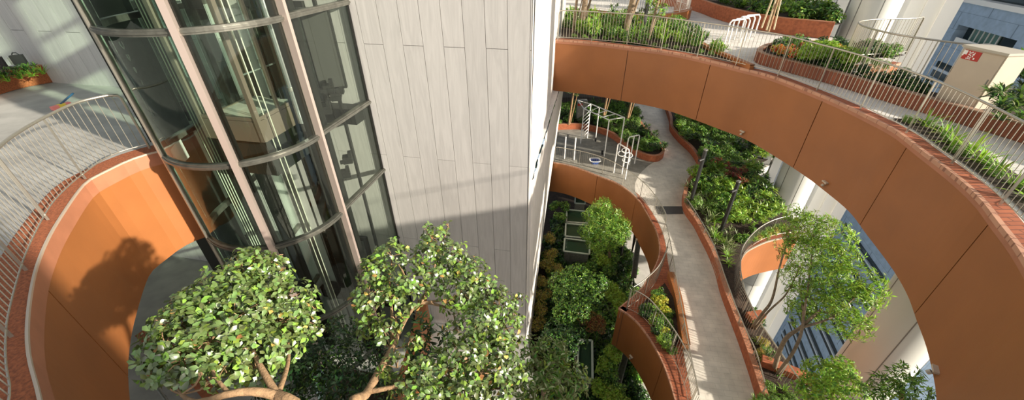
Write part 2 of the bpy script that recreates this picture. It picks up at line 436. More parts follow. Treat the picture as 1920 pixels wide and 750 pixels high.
def inside(p, poly):
    x, y = p; c = False; j = len(poly)-1
    for i in range(len(poly)):
        a, b = poly[i], poly[j]
        if (a[1] > y) != (b[1] > y) and x < (b[0]-a[0])*(y-a[1])/(b[1]-a[1])+a[0]: c = not c
        j = i
    return c
SH = {}
def variants(key, kind, mats, probs, n=3):
    SH[key] = [shrub_mesh(key, kind, mats, probs) for _ in range(n)]
def plant(key, p, s, name, label, cat, group, sz=1):
    o = bpy.data.objects.new(name, random.choice(SH[key])); o.location = p; o.scale = (s, s, s*sz)
    o.rotation_euler = (random.uniform(-.15, .15), random.uniform(-.15, .15), random.uniform(0, 6.3))
    link(o); return tag(o, label, cat, group)
def fill(poly, z, spacing, key, size, name, label, cat, group, sz=1, jitter=.35, keep=1, avoid=None):
    P = [(p[0], p[1]) for p in poly]; xs = [p[0] for p in P]; ys = [p[1] for p in P]; cnt = 0
    y = min(ys)
    while y < max(ys):
        x = min(xs)
        while x < max(xs):
            q = (x+random.uniform(-jitter, jitter)*spacing, y+random.uniform(-jitter, jitter)*spacing)
            if inside(q, P) and random.random() < keep and not (avoid and avoid(*q)):
                plant(key if isinstance(key, str) else random.choice(key), (q[0], q[1], z), size*random.uniform(.8, 1.25), name, label, cat, group, sz); cnt += 1
            x += spacing
        y += spacing
    return cnt

# ================================================================== THE PLACE
ZM = -8.2          # middle level on the right
ZL = -6.9          # lower floor on the left
ZG = -12.3         # garden level
V = Vector
# ------------------------------------------------------------------ decks (structure)
RING = atl([(1036, 75), (1110, 79.5), (1183, 88), (1240, 95), (1280, 101.7), (1335, 114), (1388, 127), (1443, 141), (1508, 165), (1571.6, 191),
            (1626.6, 217), (1680, 245), (1725, 279), (1792, 330), (1838.6, 373), (1870, 413), (1920, 480)], 0) + [V((5.95, 2.9, 0)), V((4.5, 1.5, 0)), V((2.4, .5, 0)), V((0, .1, 0))]
RING[0] = V((1.75, 17.45, 0))
RINGL = [V((0, .1, 0)), V((-2.2, .6, 0)), V((-3.5, 1.3, 0))] + [at(x, y, 0) for x, y in [(72, 748), (51, 662), (51, 587), (65, 507), (89, 447), (117, 400), (147, 357), (167, 337), (200, 320), (237, 302), (269, 290.6), (296, 284)]]
ring = smooth(RING, .2); ringl = smooth(RINGL, .2)
def nearest(P, p): return min(range(len(P)), key=lambda i: (P[i]-p).length)
jr = [nearest(ring, at(x, y, 0)) for x, y in [(1183, 88), (1335, 114), (1543, 180), (1703, 262), (1868, 411)]]
jl_ = [nearest(ringl, at(64, 510, 0)), nearest(ringl, V((-3, 1, 0)))]
deck_edge('curved_balcony', ring, 0, 2.15, .30, -1, 'tall terracotta curved balcony band sweeping across the upper right with five panel joints', jr, band=.07, tw=.07, tm=TRIMP)
deck_edge('curved_balcony', ringl, 0, 2.2, .42, -1, 'sunlit orange curved balcony band at far left beside the glass lift shaft', sorted(jl_), cope_m=COPER, band=.2, tw=.025)
K2 = [V((12.9, 13.3, 0))] + [V((x*1.077, y*1.077, 0)) for x, y in [(11.43, 12.08), (10.74, 12.03), (10.16, 11.93), (9.65, 11.7), (9.41, 11.46), (9.21, 11.04), (9.13, 10.49), (9.15, 10.06), (9.28, 9.65), (9.48, 9.31), (9.72, 9.0), (9.95, 8.75), (10.37, 8.24)]]
def slab(name, outer, z, th, m, holes=()):
    mb = MB(); mb.poly(zset(outer, z), holes=[zset(h, z) for h in holes]); mb.poly(zset(outer, z-th), flip=True, mi=1)
    for i in range(len(outer)):
        a, b = outer[i], outer[(i+1) % len(outer)]
        mb.face([V((a.x, a.y, z)), V((a.x, a.y, z-th)), V((b.x, b.y, z-th)), V((b.x, b.y, z))], 1)
    return tag(mb.build(name, [m, SOFFIT]), kind='structure')
ringin = offset(ring, -.1); ringlin = offset(ringl, -.1)
slab('upper_deck', ringin + [V((0, -9, 0)), V((16, -9, 0)), V((19, 0, 0)), V((14, 6.2, 0))] + K2[::-1] + [V((13.5, 15.5, 0)), V((13.6, 18, 0)), V((14.6, 21, 0)), V((15, 30, 0)), V((3.2, 31, 0)), V((1.9, 17.6, 0))], -.01, .45, PAVE)
slab('left_deck', ringlin + [V((-7.0, 7.35, 0)), V((-7.18, 8.0, 0)), V((-7.1, 10.62, 0)), V((-22, 13.7, 0)), V((-22, -9, 0)), V((0, -9, 0))], -.01, .45, FLOOR)
HOLEA = [V((2.45, 21.95, ZM))] + atl([(1060, 308), (1090, 317), (1120, 329), (1160, 345), (1195.5, 373), (1216, 404.6), (1231, 434), (1237, 468), (1228, 500), (1203, 540)], ZM)
HOLEB = atl([(1160, 578), (1180, 591), (1200, 610), (1222, 641), (1243, 680), (1262, 735)], ZM) + [V((4.75, 5.6, ZM)), V((4.1, 4.0, ZM)), V((2.8, 2.4, ZM)), V((0, 1, ZM))]
hA = smooth(HOLEA, .2) + [at(1180, 562, ZM)]; hA = smooth(hA, .2); hB = smooth(HOLEB, .2)
HOLED = [V((9.9, 3.2, ZM)), V((9.4, 5.2, ZM))] + atl([(1500, 720), (1462, 680), (1435, 640), (1410, 600), (1392, 560), (1383, 530), (1385, 500), (1397, 475), (1415, 463), (1441, 452), (1477, 444), (1500, 440)], ZM)
hD = smooth(HOLED, .2)
jA = [nearest(hA, at(x, y, ZM)) for x, y in [(1120.5, 330), (1192, 369)]]
jB = [nearest(hB, at(x, y, ZM)) for x, y in [(1243, 680)]]
jD = [nearest(hD, at(x, y, ZM)) for x, y in [(1385, 500)]]
hAc = hA[:-1] + [hB[0]]
k2e = smooth(K2, .2)
deck_edge('curved_balcony', k2e, 0, 1.6, .2, 1, 'peach lit curved band edging the notch beside the upper round column', [], tm=TRIMP)
deck_edge('curved_balcony', hAc, ZM, 2.15, .28, -1, 'terracotta curved balcony band below the exercise deck, starting at the pale tower', jA, tm=TRIMP)
deck_edge('curved_balcony', hB, ZM, 2.15, .28, -1, 'terracotta curved balcony band with a pointed corner at bottom centre right', jB, tm=TRIMP)
deck_edge('curved_balcony', hD, ZM, 2.15, .30, -1, 'peach coloured curved balcony band dappled with leaf shade behind the slender tree', jD)
midout = offset(hAc, -.1) + offset(hB, -.1) + [V((0, -8, 0)), V((14, -8, 0)), V((12, 1, 0))] + offset(hD, -.1) + [V((13.8, 15.3, 0)), V((13.6, 17.5, 0)), V((14.5, 20.4, 0)), V((17.0, 22, 0)), V((17, 33, 0)), V((2.8, 34, 0)), V((2.5, 22.2, 0))]
slab('middle_deck', midout, ZM-.01, .45, RAMP)
slab('lower_left_floor', [V((-22, -6, 0)), V((-22, 13.7, 0)), V((-6.9, 10.6, 0)), V((-6.9, 8.2, 0)), V((-5.4, 6.0, 0)), V((-3.6, 3.6, 0)), V((-2.5, 1.0, 0)), V((-2.5, -6, 0))], ZL, .4, FLOOR)
slab('tower_foot_floor', [V((-3.6, 9.8, 0)), V((.5, 8.95, 0)), V((.75, 6.5, 0)), V((-1.0, 3.5, 0)), V((-2.4, 5.5, 0))], -8.32, .3, FLOOR)
slab('garden_ground', [V((-8, -6, 0)), V((-8, 26, 0)), V((9.5, 28, 0)), V((9.2, 14, 0)), V((8.2, 9, 0)), V((8.6, -6, 0))], ZG-.25, .3, SOIL)
# light path down in the garden level
slab('garden_path', atl([(1215, 425), (1262, 470), (1240, 520), (1214, 548), (1190, 530), (1184, 480), (1195, 440)], ZG), ZG+.02, .2, PAVE)
slab('garden_path', atl([(1178, 690), (1196, 672), (1230, 720), (1250, 760), (1255, 820), (1180, 820)], ZG), ZG+.02, .2, PAVE)
slab('garden_path', atl([(1166, 440), (1190, 425), (1184, 470), (1172, 505), (1164, 480)], ZG), ZG+.02, .2, PAVE)
# street far below
mb = MB(); mb.poly([V((-150, -100, -62)), V((200, -100, -62)), V((200, 250, -62)), V((-150, 250, -62))]); tag(mb.build('street', STREET), kind='structure')

# ------------------------------------------------------------------ tower walls with staggered panels
WD = V((-.979, .203, 0)).normalized(); C0 = V((.46, 9.0, 0)); WN = V((-.203, -.979, 0)).normalized()
def panel_wall(name, u0, u1, z0, z1, pw, ph, zj, uoff=0, gap=.011):
    mb = MB(); k = math.floor((u0-uoff)/pw)
    while uoff + k*pw < u1:
        a = max(u0, uoff+k*pw); b = min(u1, uoff+(k+1)*pw); zz = zj + (ph/2 if k % 2 else 0); zz -= math.ceil((zz-z0)/ph)*ph
        while zz < z1:
            c = max(z0, zz); d = min(z1, zz+ph)
            if d-c > .02 and b-a > .02:
                q = [C0 + WD*(a+gap/2), C0 + WD*(b-gap/2)]
                f = lambda p, z, o: p + WN*o + V((0, 0, z))
                A = [f(q[0], c+gap/2, 0), f(q[1], c+gap/2, 0), f(q[1], d-gap/2, 0), f(q[0], d-gap/2, 0)]
                B = [p - WN*.04 for p in A]
                i = len(mb.v); mb.v += [tuple(p) for p in A+B]
                for ff in ((3, 2, 1, 0), (0, 1, 5, 4), (1, 2, 6, 5), (2, 3, 7, 6), (3, 0, 4, 7)): mb.f.append(tuple(i+x for x in ff)); mb.mi.append(0)
            zz += ph
        k += 1
    a = C0 + WD*u0 - WN*.035; b = C0 + WD*u1 - WN*.035
    mb.face([a+V((0, 0, z0)), b+V((0, 0, z0)), b+V((0, 0, z1)), a+V((0, 0, z1))], 1)
    for p in (a, b): mb.face([p+V((0, 0, z0)), p-WN*.4+V((0, 0, z0)), p-WN*.4+V((0, 0, z1)), p+V((0, 0, z1))], 0)
    return tag(mb.build(name, [CONC, DARKGAP]), kind='structure')
def uof(x, y, z=None):                      # distance along the tower wall of a point seen on it
    r = ray(x, y); t = (WN.dot(C0))/(WN.x*r.x+WN.y*r.y); return (V((r.x*t, r.y*t, 0))-C0).dot(WD)
def onwall(x, y, o=0):
    r = ray(x, y); t = (WN.dot(C0)+o)/(WN.x*r.x+WN.y*r.y); return V((r.x*t, r.y*t, r.z*t+H))
ujoint = uof(952, 97)
panel_wall('wall_tower', 0, 24, -13.0, 9, .497, 5.86, 1.47, ujoint)
# right-hand face of the tower, board marked, flaring outwards at the top
P_c0 = C0.copy()
far_hi, far_lo = V((1.62, 17.6, 0)), V((1.62, 17.6, 0))
def ribbed(name, a, b, c, d, n, mat_, depth=.02, seed=1):
    """a,b bottom front/back  d,c top front/back; fine vertical ribs"""
    rn = random.Random(seed); nrm = (b-a).cross(V((0, 0, 1))).normalized(); mb = MB(); rows = []
    offs = [rn.choice((0, .3, 1, .6))*depth for _ in range(n+1)]
    rows = [[], []]
    for i in range(n+1):
        for e in (0, 1):
            t = min(1, max(0, (i + (.25 if e else -.25))/n))
            for r_, (p, q) in enumerate(((a, b), (d, c))): rows[r_].append(p.lerp(q, t) + nrm*offs[min(i, n)])
    mb.grid(rows); return tag(mb.build(name, mat_), kind='structure')
e1 = atY(1045, 0, 17.5); f1 = atY(1036, 172, 17.5)
dirz = (e1-f1)/(e1.z-f1.z)
top1 = f1 + dirz*(9-f1.z); bot1 = f1 + dirz*(-2.2-f1.z)
ribbed('wall_tower_side', V((C0.x, C0.y, -2.2)), bot1, top1, V((C0.x+.12, C0.y, 9)), 46, CONCL, .03)
e2 = atY(1055, 173, 21.9); f2 = atY(1036, 305, 21.9); e2 = f2 + (e2-f2)*((-2.15-f2.z)/(e2.z-f2.z))
g2 = atY(1000, 632, 17.0)
ribbed('wall_tower_side', V((C0.x, C0.y, -8.2)), f2 + V((0, 0, 0)), e2, V((C0.x, C0.y, -2.15)), 56, CONCL, .03, 2)
mb = MB(); mb.face([V((C0.x-.05, C0.y+.02, -2.16)), V((e2.x+.03, e2.y, -2.16)), V((bot1.x-.1, bot1.y+.3, -2.16)), V((bot1.x-.1, bot1.y, -2.16))]); tag(mb.build('trim_2', CONCL), kind='structure')
ribbed('wall_tower_side', V((C0.x-.02, C0.y, -13)), V((g2.x, g2.y, -13)), f2, V((C0.x, C0.y, -8.2)), 56, CONCL, .03, 3)
mb = MB(); mb.face([V((bot1.x, bot1.y, -2.2)), V((e2.x-.12, e2.y, -2.2)), V((e2.x+.3, e2.y+8, -2.2)), V((e2.x+.3, e2.y+8, 9)), V((top1.x, top1.y+5, 9)), V((top1.x, top1.y, 9))]); tag(mb.build('wall_tower_back', CONCL), kind='structure')
mb = MB(); mb.tube([C0+V((-.008, .012, -13)), C0+V((-.008, .012, -2.2)), C0+V((.05, .012, 9))], .02, 8); tag(mb.build('trim_1', CONCL), kind='structure')

# ------------------------------------------------------------------ the curved glass lift shaft
sc = V((-5.62, 7.93, 0)); sr = 1.52
def sp(deg, r=sr, z=0): return sc + V((math.cos(math.radians(deg))*r, math.sin(math.radians(deg))*r, z))
ARC = [V((-7.12, 10.58, 0)), V((-7.14, 9.2, 0))] + [sp(a) for a in range(-180, 1, 6)] + [V((-4.02, 8.3, 0)), V((-3.83, 9.1, 0)), V((-3.66, 9.86, 0))]
ZT = [2.36+2.2, 2.36, .05, -1.94, -4.4, -6.7]
shaft = empty('glass_lift_shaft', (sc.x, sc.y, -9), 'curved green tinted glass lift shaft standing against the pale panelled tower', 'lift shaft')
arc = resample(ARC, .12)
def az(p): return math.degrees(math.atan2(p.x, p.y))
im1 = min((i for i in range(len(arc)) if arc[i].y < 7.9), key=lambda i: abs(az(arc[i])+38.5) + (0 if arc[i].y < 7.4 else 9))
im2 = min((i for i in range(len(arc)) if arc[i].x > -4.9), key=lambda i: abs(az(arc[i])+28.2))
i0 = min((i for i in range(len(arc)) if arc[i].y < 7.6 and arc[i].x < -6.2), key=lambda i: (arc[i]-V((-6.7, 6.87, 0))).length)
cuts = [0, i0, im1, im2, len(arc)-1]
zz = [9] + ZT + [-9.5]
for ci, (a, b) in enumerate(zip(cuts, cuts[1:])):
    for z1, z0 in zip(zz, zz[1:]):
        mb = MB(); mb.grid([zset(arc[a:b+1], z0+.06), zset(arc[a:b+1], z1-.06)])
        tag(mb.build('glass_pane', GLASSG if ci == 1 or ci == 0 else GLASS, shaft, True), 'green tinted glass pane' if ci < 2 else None)
for z in ZT:
    mb = MB(); A = offset(arc, -.03); B = offset(arc, .07)    # travel -180 -> 0: right of travel is outside
    A = offset(arc, .05); B = offset(arc, -.06)
    mb.grid([zset(B, z-.055), zset(A, z-.055), zset(A, z+.05), zset(B, z+.05), zset(B, z-.055)])
    A2 = offset(arc, .055); B2 = offset(arc, .075)
    mb.grid([zset(A2, z-.02), zset(B2, z-.02), zset(B2, z+.02), zset(A2, z+.02), zset(A2, z-.02)])
    mb.build('transom', TRANS, shaft)
for i, w, nm in ((im1, .105, 'mullion'), (im2, .085, 'mullion')):
    p = arc[i]; t = (arc[i+1]-arc[i-1]).normalized(); a = math.atan2(t.y, t.x)
    mb = MB(); mb.box((p.x+t.y*.06, p.y-t.x*.06, -.3), (w, .14, 19), a); mu = tag(mb.build(nm, MULL, shaft), 'pinkish aluminium mullion')
    mb = MB(); mb.box((p.x-t.y*.10, p.y+t.x*.10, -.3), (w+.09, .14, 19), a); tag(mb.build('mullion_backing', DARK, mu), 'dark inner mullion')
p = arc[i0]
mb = MB(); mb.tube([p+V((-.03, -.03, -9.5)), p+V((-.03, -.03, 9))], .045, 10); tag(mb.build('edge_post', STEEL, shaft, True), 'slim bright steel edge post')
mb = MB(); mb.box((p.x+.09, p.y-.0, -.3), (.07, .07, 19), .7); mb.build('edge_frame', TRANS, shaft)
p = arc[-1]; mb = MB(); mb.box((p.x-.0, p.y-.03, -.3), (.045, .09, 19), .2); mb.build('edge_frame', DARK, shaft)

def vbar(name, parent, px, py, Y, w, d, z0, z1, m, label=None, rz=0):
    r = ray(px, py); t = Y/r.y
    mb = MB(); mb.box((r.x*t, Y, (z0+z1)/2), (w, d, z1-z0), rz); o = mb.build(name, m, parent)
    return tag(o, label) if label else o
gear = empty('lift_machinery', (-5.2, 9.3, -9), 'dark guide rails, brackets and black panels inside the glass lift shaft', 'lift machinery')
cpn = vbar('cable_panel', gear, 234, 150, 7.75, .26, .06, -1.3, 9, DARKP, 'dark panel with hanging cable loops', .8)
vbar('cable_panel', gear, 360, 380, 7.9, .62, .06, -9, -1.1, DARKP, None, .5)
vbar('guide_rail', gear, 318, 100, 8.3, .30, .14, -9, 9, DARK, None, .1)
vbar('guide_rail', gear, 412, 130, 9.4, .22, .3, -9, 9, DARK)
vbar('guide_rail', gear, 470, 150, 9.3, .14, .14, -9, 9, GREYM)
vbar('guide_rail', gear, 520, 120, 8.9, .30, .14, -9, 9, DARK)
vbar('guide_rail', gear, 562, 90, 8.6, .16, .2, -9, 9, DARK)
vbar('guide_rail', gear, 613, 250, 9.2, .07, .10, -9, 9, DARK)
vbar('guide_rail', gear, 645, 220, 9.55, .06, .10, -9, 9, DARK)
vbar('guide_rail', gear, 580, 150, 8.6, .045, .05, -9, 9, GREYM)
mb = MB()
for k in range(5):                                    # hanging cable loops on the dark panel
    c = atY(222+k*12, 82+k*24, 7.6)
    mb.tube([c+V((.08*math.cos(a), 0, .13*math.sin(a))) for a in np.linspace(-2.6, .3, 9)], .008, 5)
mb.build('cable_loops', GREYM, cpn)
for k, (x, y) in enumerate([(655, 180), (612, 205), (684, 165), (648, 325), (686, 298), (610, 335)]):
    c = atY(x, y, 9.15 if k in (0, 3) else 8.9); c.x = min(c.x, -4.15); mb = MB()
    mb.box(c, (.22, .22, .18), .3); mb.box(c+V((.0, -.1, -.02)), (.30, .05, .09), .3); mb.box(c+V((.08, 0, .14)), (.08, .14, .14), .3)
    mb.build('rail_bracket', DARK, gear)
for k in range(4):
    a = atY(282+k*6.5, 60, 8.0); mb = MB(); mb.tube([V((a.x, a.y, -9)), V((a.x, a.y, 9))], .010, 6)
    tag(mb.build('hoist_cable', CABLE), 'steel hoist cable in the bundle of four left in the lift shaft', 'cable', 'bundle of four hoist cables')
for x, y, Y in ((455, 110, 7.6), (466, 110, 7.6)):
    a = atY(x, y, Y); mb = MB(); mb.tube([V((a.x, a.y, -9)), V((a.x, a.y, 9))], .011, 6)
    tag(mb.build('hoist_cable', CABLE), 'steel hoist cable of the close pair behind the middle of the curved glass', 'cable', 'pair of hoist cables')
for x0, y0, x1, y1, Y, r_, lab in ((318, 62, 389, 217, 8.0, .065, 'bright steel piston cylinder beside the left pinkish mullion'), (506, 45, 563, 232, 8.3, .06, 'bright steel piston cylinder left of the right pinkish mullion'), (455, 20, 500, 180, 8.9, .05, 'thin steel piston cylinder at the middle of the shaft behind the cables')):
    a = atY(x0, y0, Y); b = atY(x1, y1, Y); t = empty('piston', (a.x, a.y, b.z), lab, 'piston')
    mb = MB(); mb.tube([V((a.x, a.y, b.z)), V((a.x, a.y, 9))], r_, 16); mb.build('cylinder', SILVER, t, True)
    mb = MB(); mb.tube([V((a.x, a.y, b.z-.16)), V((a.x, a.y, b.z+.02))], r_*1.25, 12); mb.tube([V((a.x, a.y, -9)), V((a.x, a.y, b.z-.1))], r_*.5, 10); mb.build('rod', DARK, t, True)
    mb = MB(); mb.tube([V((a.x, a.y, b.z+.75)), V((a.x, a.y, b.z+.83))], r_*1.15, 16); mb.build('collar', GREYM, t, True)
# counterweight
c = atY(603, 75, 9.25); t = empty('counterweight', (c.x, c.y, c.z-.8), 'dark grey boxy counterweight hanging at the right of the lift shaft', 'counterweight')
zt, zb = 2.3, atY(610, 160, 9.25).z
mb = MB(); mb.box((c.x, c.y, (zt+zb)/2), (.52, .30, zt-zb), .25); cwb = mb.build('body', mat('counterweight_grey', (.035, .035, .03), .7), t)
mb = MB(); mb.box((c.x, c.y, (zt+zb)/2-.02), (.60, .16, zt-zb+.1), .25); mb.build('frame', DARK, t)
mb = MB(); mb.box((c.x, c.y, zb-.1), (.40, .22, .2), .25); mb.box((c.x-.22, c.y, zb+.12), (.07, .3, .1), .25); mb.box((c.x+.05, c.y, zb-.22), (.16, .16, .12), .25); mb.build('buffer', DARK, cwb)
# lift car
ca = WD.cross(V((0, 0, 1)))                          # away from the wall, towards the camera
ad = -ca if ca.y > 0 else ca
cc = V((-5.55, 8.25, 0)); ux = -WD; uy = V((.203, .979, 0))
zf = atY(455, 219, 7.75).z
car = empty('lift_car', (cc.x, cc.y, zf-.5), 'lift car with bronze sill panel and framed windows stopped in the shaft', 'lift car')
def cpt(a, b, z): return cc + ux*a + uy*b + V((0, 0, z))
hw, hd, ch = .66, .72, 2.5
def cbox(name, a0, a1, b0, b1, z0, z1, m, label=None):
    mb = MB(); c_ = cpt((a0+a1)/2, (b0+b1)/2, (z0+z1)/2); mb.box(c_, (a1-a0, b1-b0, z1-z0), math.atan2(ux.y, ux.x)); o = mb.build(name, m, car)
    if label: tag(o, label)
    return o
cbox('floor', -hw, hw, -hd, hd, zf-.06, zf, FLOOR)
und = None
for nm, q in (('sill_panel', (hw-.02, hw+.03, -hd, hd)), ('sill_panel', (-hw, hw, -hd-.03, -hd+.02)), ('sill_panel', (-hw-.03, -hw+.02, -hd, hd))): cbox(nm, *q, zf-.42, zf+.02, BROWNM)
for a, b in ((hw, -hd), (hw, hd), (-hw, -hd), (-hw, hd)): cbox('corner_post', a-.045, a+.045, b-.045, b+.045, zf-.4, zf+ch, BROWNM)
for b0 in (-.12, .28): cbox('window_frame', hw-.03, hw+.03, b0, b0+.06, zf, zf+ch, BROWNM)
cbox('window_frame', hw-.03, hw+.03, -hd, hd, zf+.03, zf+.10, BROWNM); cbox('window_frame', -hw, hw, -hd-.03, -hd+.03, zf+.03, zf+.10, BROWNM)
cbox('roof', -hw, hw, -hd, hd, zf+ch, zf+ch+.25, DARK)
cbox('undercarriage', -hw+.05, hw-.05, -hd+.05, hd-.05, zf-1.25, zf-.42, DARKP, 'dark panelled underside')
mb = MB()
for b0, b1 in ((-hd, -.12), (-.06, .28), (.34, hd)): mb.face([cpt(hw, b0, zf+.1), cpt(hw, b1, zf+.1), cpt(hw, b1, zf+ch), cpt(hw, b0, zf+ch)])
mb.face([cpt(-hw, -hd, zf+.1), cpt(hw, -hd, zf+.1), cpt(hw, -hd, zf+ch), cpt(-hw, -hd, zf+ch)])
mb.build('window_glass', GLASS, car)
mb = MB(); mb.tube([cpt(hw-.08, -hd+.1, zf+.9), cpt(hw-.08, hd-.1, zf+.9)], .018, 8); mb.build('handrail', SILVER, car)
# wall seen through the shaft: dark landing door frames
for zc in (0, ZL):
    t = empty('landing_door', tuple(C0+WD*6.0+WN*.05+V((0, 0, zc))), 'dark framed landing door at the back of the lift shaft, ' + ('upper floor' if zc == 0 else 'lower floor'), 'lift door')
    for u_ in (5.35, 6.85):
        mb = MB(); q = C0+WD*u_+WN*.07; mb.box((q.x, q.y, zc+1.1), (.12, .1, 2.3), math.atan2(WD.y, WD.x)); mb.build('jamb', DARK, t)
    mb = MB(); q = C0+WD*6.1+WN*.07; mb.box((q.x, q.y, zc+2.3), (1.62, .1, .14), math.atan2(WD.y, WD.x)); mb.build('head', DARK, t)
    for u_ in (5.76, 6.46):
        mb = MB(); q = C0+WD*u_+WN*.04; mb.box((q.x, q.y, zc+1.1), (.69, .04, 2.2), math.atan2(WD.y, WD.x)); mb.build('door_leaf', GREYM, t)
for zc in (-.22, -7.1):
    mb = MB(); q = C0+WD*5.95+WN*.25; mb.box((q.x, q.y, zc), (3.1, .4, .4), math.atan2(WD.y, WD.x)); tag(mb.build('floor_edge_beam', DARK), 'black beam at the back of the lift shaft, at the ' + ('upper' if zc > -1 else 'lower') + ' floor', 'beam')

# ------------------------------------------------------------------ railings
def rail_from(P, z, *a, **k): return railing(zset(P, z), *a, **k)
lb = smooth([V((-2.2, .2, .03)), V((-3.6, .95, .03))] + atl([(30, 760), (24, 700), (22, 650), (28, 590), (58, 482), (98, 400), (130, 362), (162, 334), (205, 303), (240, 289), (281, 278)], .03), .1)
railing(lb, 1.13, 'steel railing on the left balcony with its rounded end beside the glass shaft', post=1.42, bal=.115, rp=.016, rb=.0065, rh=.024, endcurve=(False, True))
rb_ = atl([(1046, 74), (1084.5, 76), (1131, 80), (1179, 84), (1230, 92), (1280, 101.5), (1333, 111.5), (1388.4, 124.5), (1445, 138), (1508, 161), (1571.6, 186), (1640.6, 218), (1709.9, 256), (1780.8, 305), (1851.7, 362), (1925, 437)], .02) + [V((6.75, 3.55, .02)), V((5.9, 2.4, .02)), V((4.6, 1.3, .02)), V((2.6, .3, .02))]
rb_ = smooth(rb_, .1)
railing(rb_, 1.1, 'long curved steel railing along the upper right deck edge', post=1.38, bal=.115, rp=.018, rb=.0065, rh=.021, endcurve=(True, False), m=STEEL)
k2 = smooth([V((p.x, p.y, .28)) for p in K2], .1)
railing(k2, 1.12, 'curved railing looping around the notch beside the round column on the upper deck', post=1.3, bal=.115, rp=.02, m=STEEL)
# middle level
ra = smooth(atl([(1040, 303.5), (1090, 313), (1130, 326), (1165, 345), (1198, 371), (1217, 393), (1231, 415), (1242, 440), (1249, 470), (1255, 506), (1260, 540), (1270, 600), (1278, 650), (1288, 705), (1297, 750)], ZM), .1)
isp = nearest(ra, at(1242, 440, ZM))
railing(ra[:isp+1], 1.05, 'thin railing along the curved edge of the exercise deck', post=1.5, bal=.12, rp=.016, rb=.006, rh=.02, endcurve=(True, False))
railing(ra[isp:], .72, 'low railing along the left side of the sloping paved path', post=1.2, bal=.12, rp=.018, rb=.006, rh=.018, endcurve=(False, False))
def top2base(L, zt, zb): return [V((p.x, p.y, zb)) for p in atl(L, zt)]
rB1 = smooth(top2base([(1252, 462), (1245, 480), (1236, 497), (1225, 510), (1205, 527), (1183, 541)], ZM+1.1, ZM), .1)
rB2 = smooth(top2base([(1184, 542), (1200, 549), (1217, 560), (1232, 576), (1247, 594), (1262, 615), (1277, 638), (1290, 664), (1300, 690), (1307, 720), (1312, 750)], ZM+1.1, ZM), .1)
railing(rB1, 1.1, 'short curved railing dipping to the pointed corner behind the yellow-green shrub', post=1.0, bal=.115, rp=.016, rb=.006, rh=.02, endcurve=(False, False))
railing(rB2, 1.1, 'curved railing above the pointed terracotta balcony corner at bottom centre right', post=1.2, bal=.115, rp=.018, rb=.0065, rh=.021, endcurve=(False, False))
rc = smooth(atl([(1279, 392), (1298, 423), (1325, 475), (1350, 550), (1366, 598), (1385, 646), (1402, 686), (1418, 750)], ZM), .1)
rc = offset(rc, -.04)
railing(rc, .72, 'low railing along the right side of the sloping paved path beside the planter wall', post=1.25, bal=.12, rp=.018, rb=.006, rh=.02, endcurve=(True, False), m=STEEL)
rD = smooth(top2base([(1500, 403), (1474, 406), (1448, 413.6), (1424, 427), (1405, 445), (1391.6, 466), (1388.7, 488), (1389, 509.6), (1394, 533.6), (1402, 558), (1427, 607), (1452, 643.6), (1475, 677), (1497, 708), (1540, 757)], ZM+1.15, ZM+.05), .1)
railing(rD, 1.1, 'curved railing around the opening with the slender tree on the right', post=1.3, bal=.115, rp=.02, rb=.0065, rh=.024, endcurve=(False, False), m=STEEL)

# ------------------------------------------------------------------ planters
def planter(name, P, z, h, th, label, m=CURB, side=1, closed=False, cap=True, soil=None, kerb_top=BAND):
    t = empty(name, P[0], label, 'planter')
    wallstrip(P, z, z+h, th, 'wall', m, t, side)
    if cap:
        A = offset(P, -.012*side); B = offset(P, (th+.012)*side); mb = MB(); mb.grid([zset(A, z+h), zset(A, z+h+.025), zset(B, z+h+.025), zset(B, z+h), zset(A, z+h)]); mb.build('rim', kerb_top, t)
    if soil:
        mb = MB(); mb.poly(zset(soil, z+h-.08)); mb.build('soil', SOIL, t)
    return t
RIMT = mat('planter_rim', (.46, .20, .11), .6, noise=.2)
RIMD = mat('planter_rim_weathered', (.33, .20, .13), .7, noise=.3)
# upper deck: long planter K with its tiled wall
kw = smooth([V((9.0, 14.6, 0)), V((8.35, 13.9, 0)), V((8.2, 13.4, 0)), V((8.34, 12.9, 0)), V((8.77, 11.87, 0)), V((9.16, 10.9, 0)), V((9.5, 9.7, 0)), V((9.8, 8.75, 0)), V((10.07, 7.92, 0)), V((10.29, 7.17, 0)), V((10.3, 5.8, 0))], .2)
soilK = kw + [V((14, 5, 0)), V((14, 6.2, 0))] + [p for p in K2[::-1]] + [V((12.6, 14.2, 0)), V((10.5, 15.2, 0))]
planter('planter', kw, 0, .33, .14, 'long dark tiled planter on the upper deck in front of the cabinet', CURBD, -1, soil=soilK, kerb_top=RIMD)
KB = smooth([V((9.0, 14.6, 0)), V((10.5, 15.2, 0)), V((12.6, 14.4, 0))], .2)
planter('planter', KB, 0, .33, .14, 'back kerb of the rounded flower bed behind the looped bars on the upper deck', CURB, 1, kerb_top=RIMT)
hw_ = smooth(atl([(1233, 43), (1240, 47), (1262, 56), (1290, 69), (1333, 97), (1371, 113), (1412, 131)], 0), .2)
planter('planter', hw_, 0, .14, .14, 'low orange kerb of the narrow bed behind the upper right railing', TERRA, 1, soil=hw_ + [p for p in offset(ring, -.35)[nearest(ring, hw_[-1]):0:-1]] + [V((2.2, 18.0, 0)), V((2.6, 22.5, 0)), V((6.5, 22, 0))], kerb_top=TERRA)
jw = smooth([V((9.0, 27.5, 0)), V((10.3, 26, 0)), V((10.6, 24.2, 0)), V((10.6, 22.2, 0)), V((10.9, 20.2, 0)), V((11.6, 18.3, 0)), V((13.0, 17.0, 0))], .2)
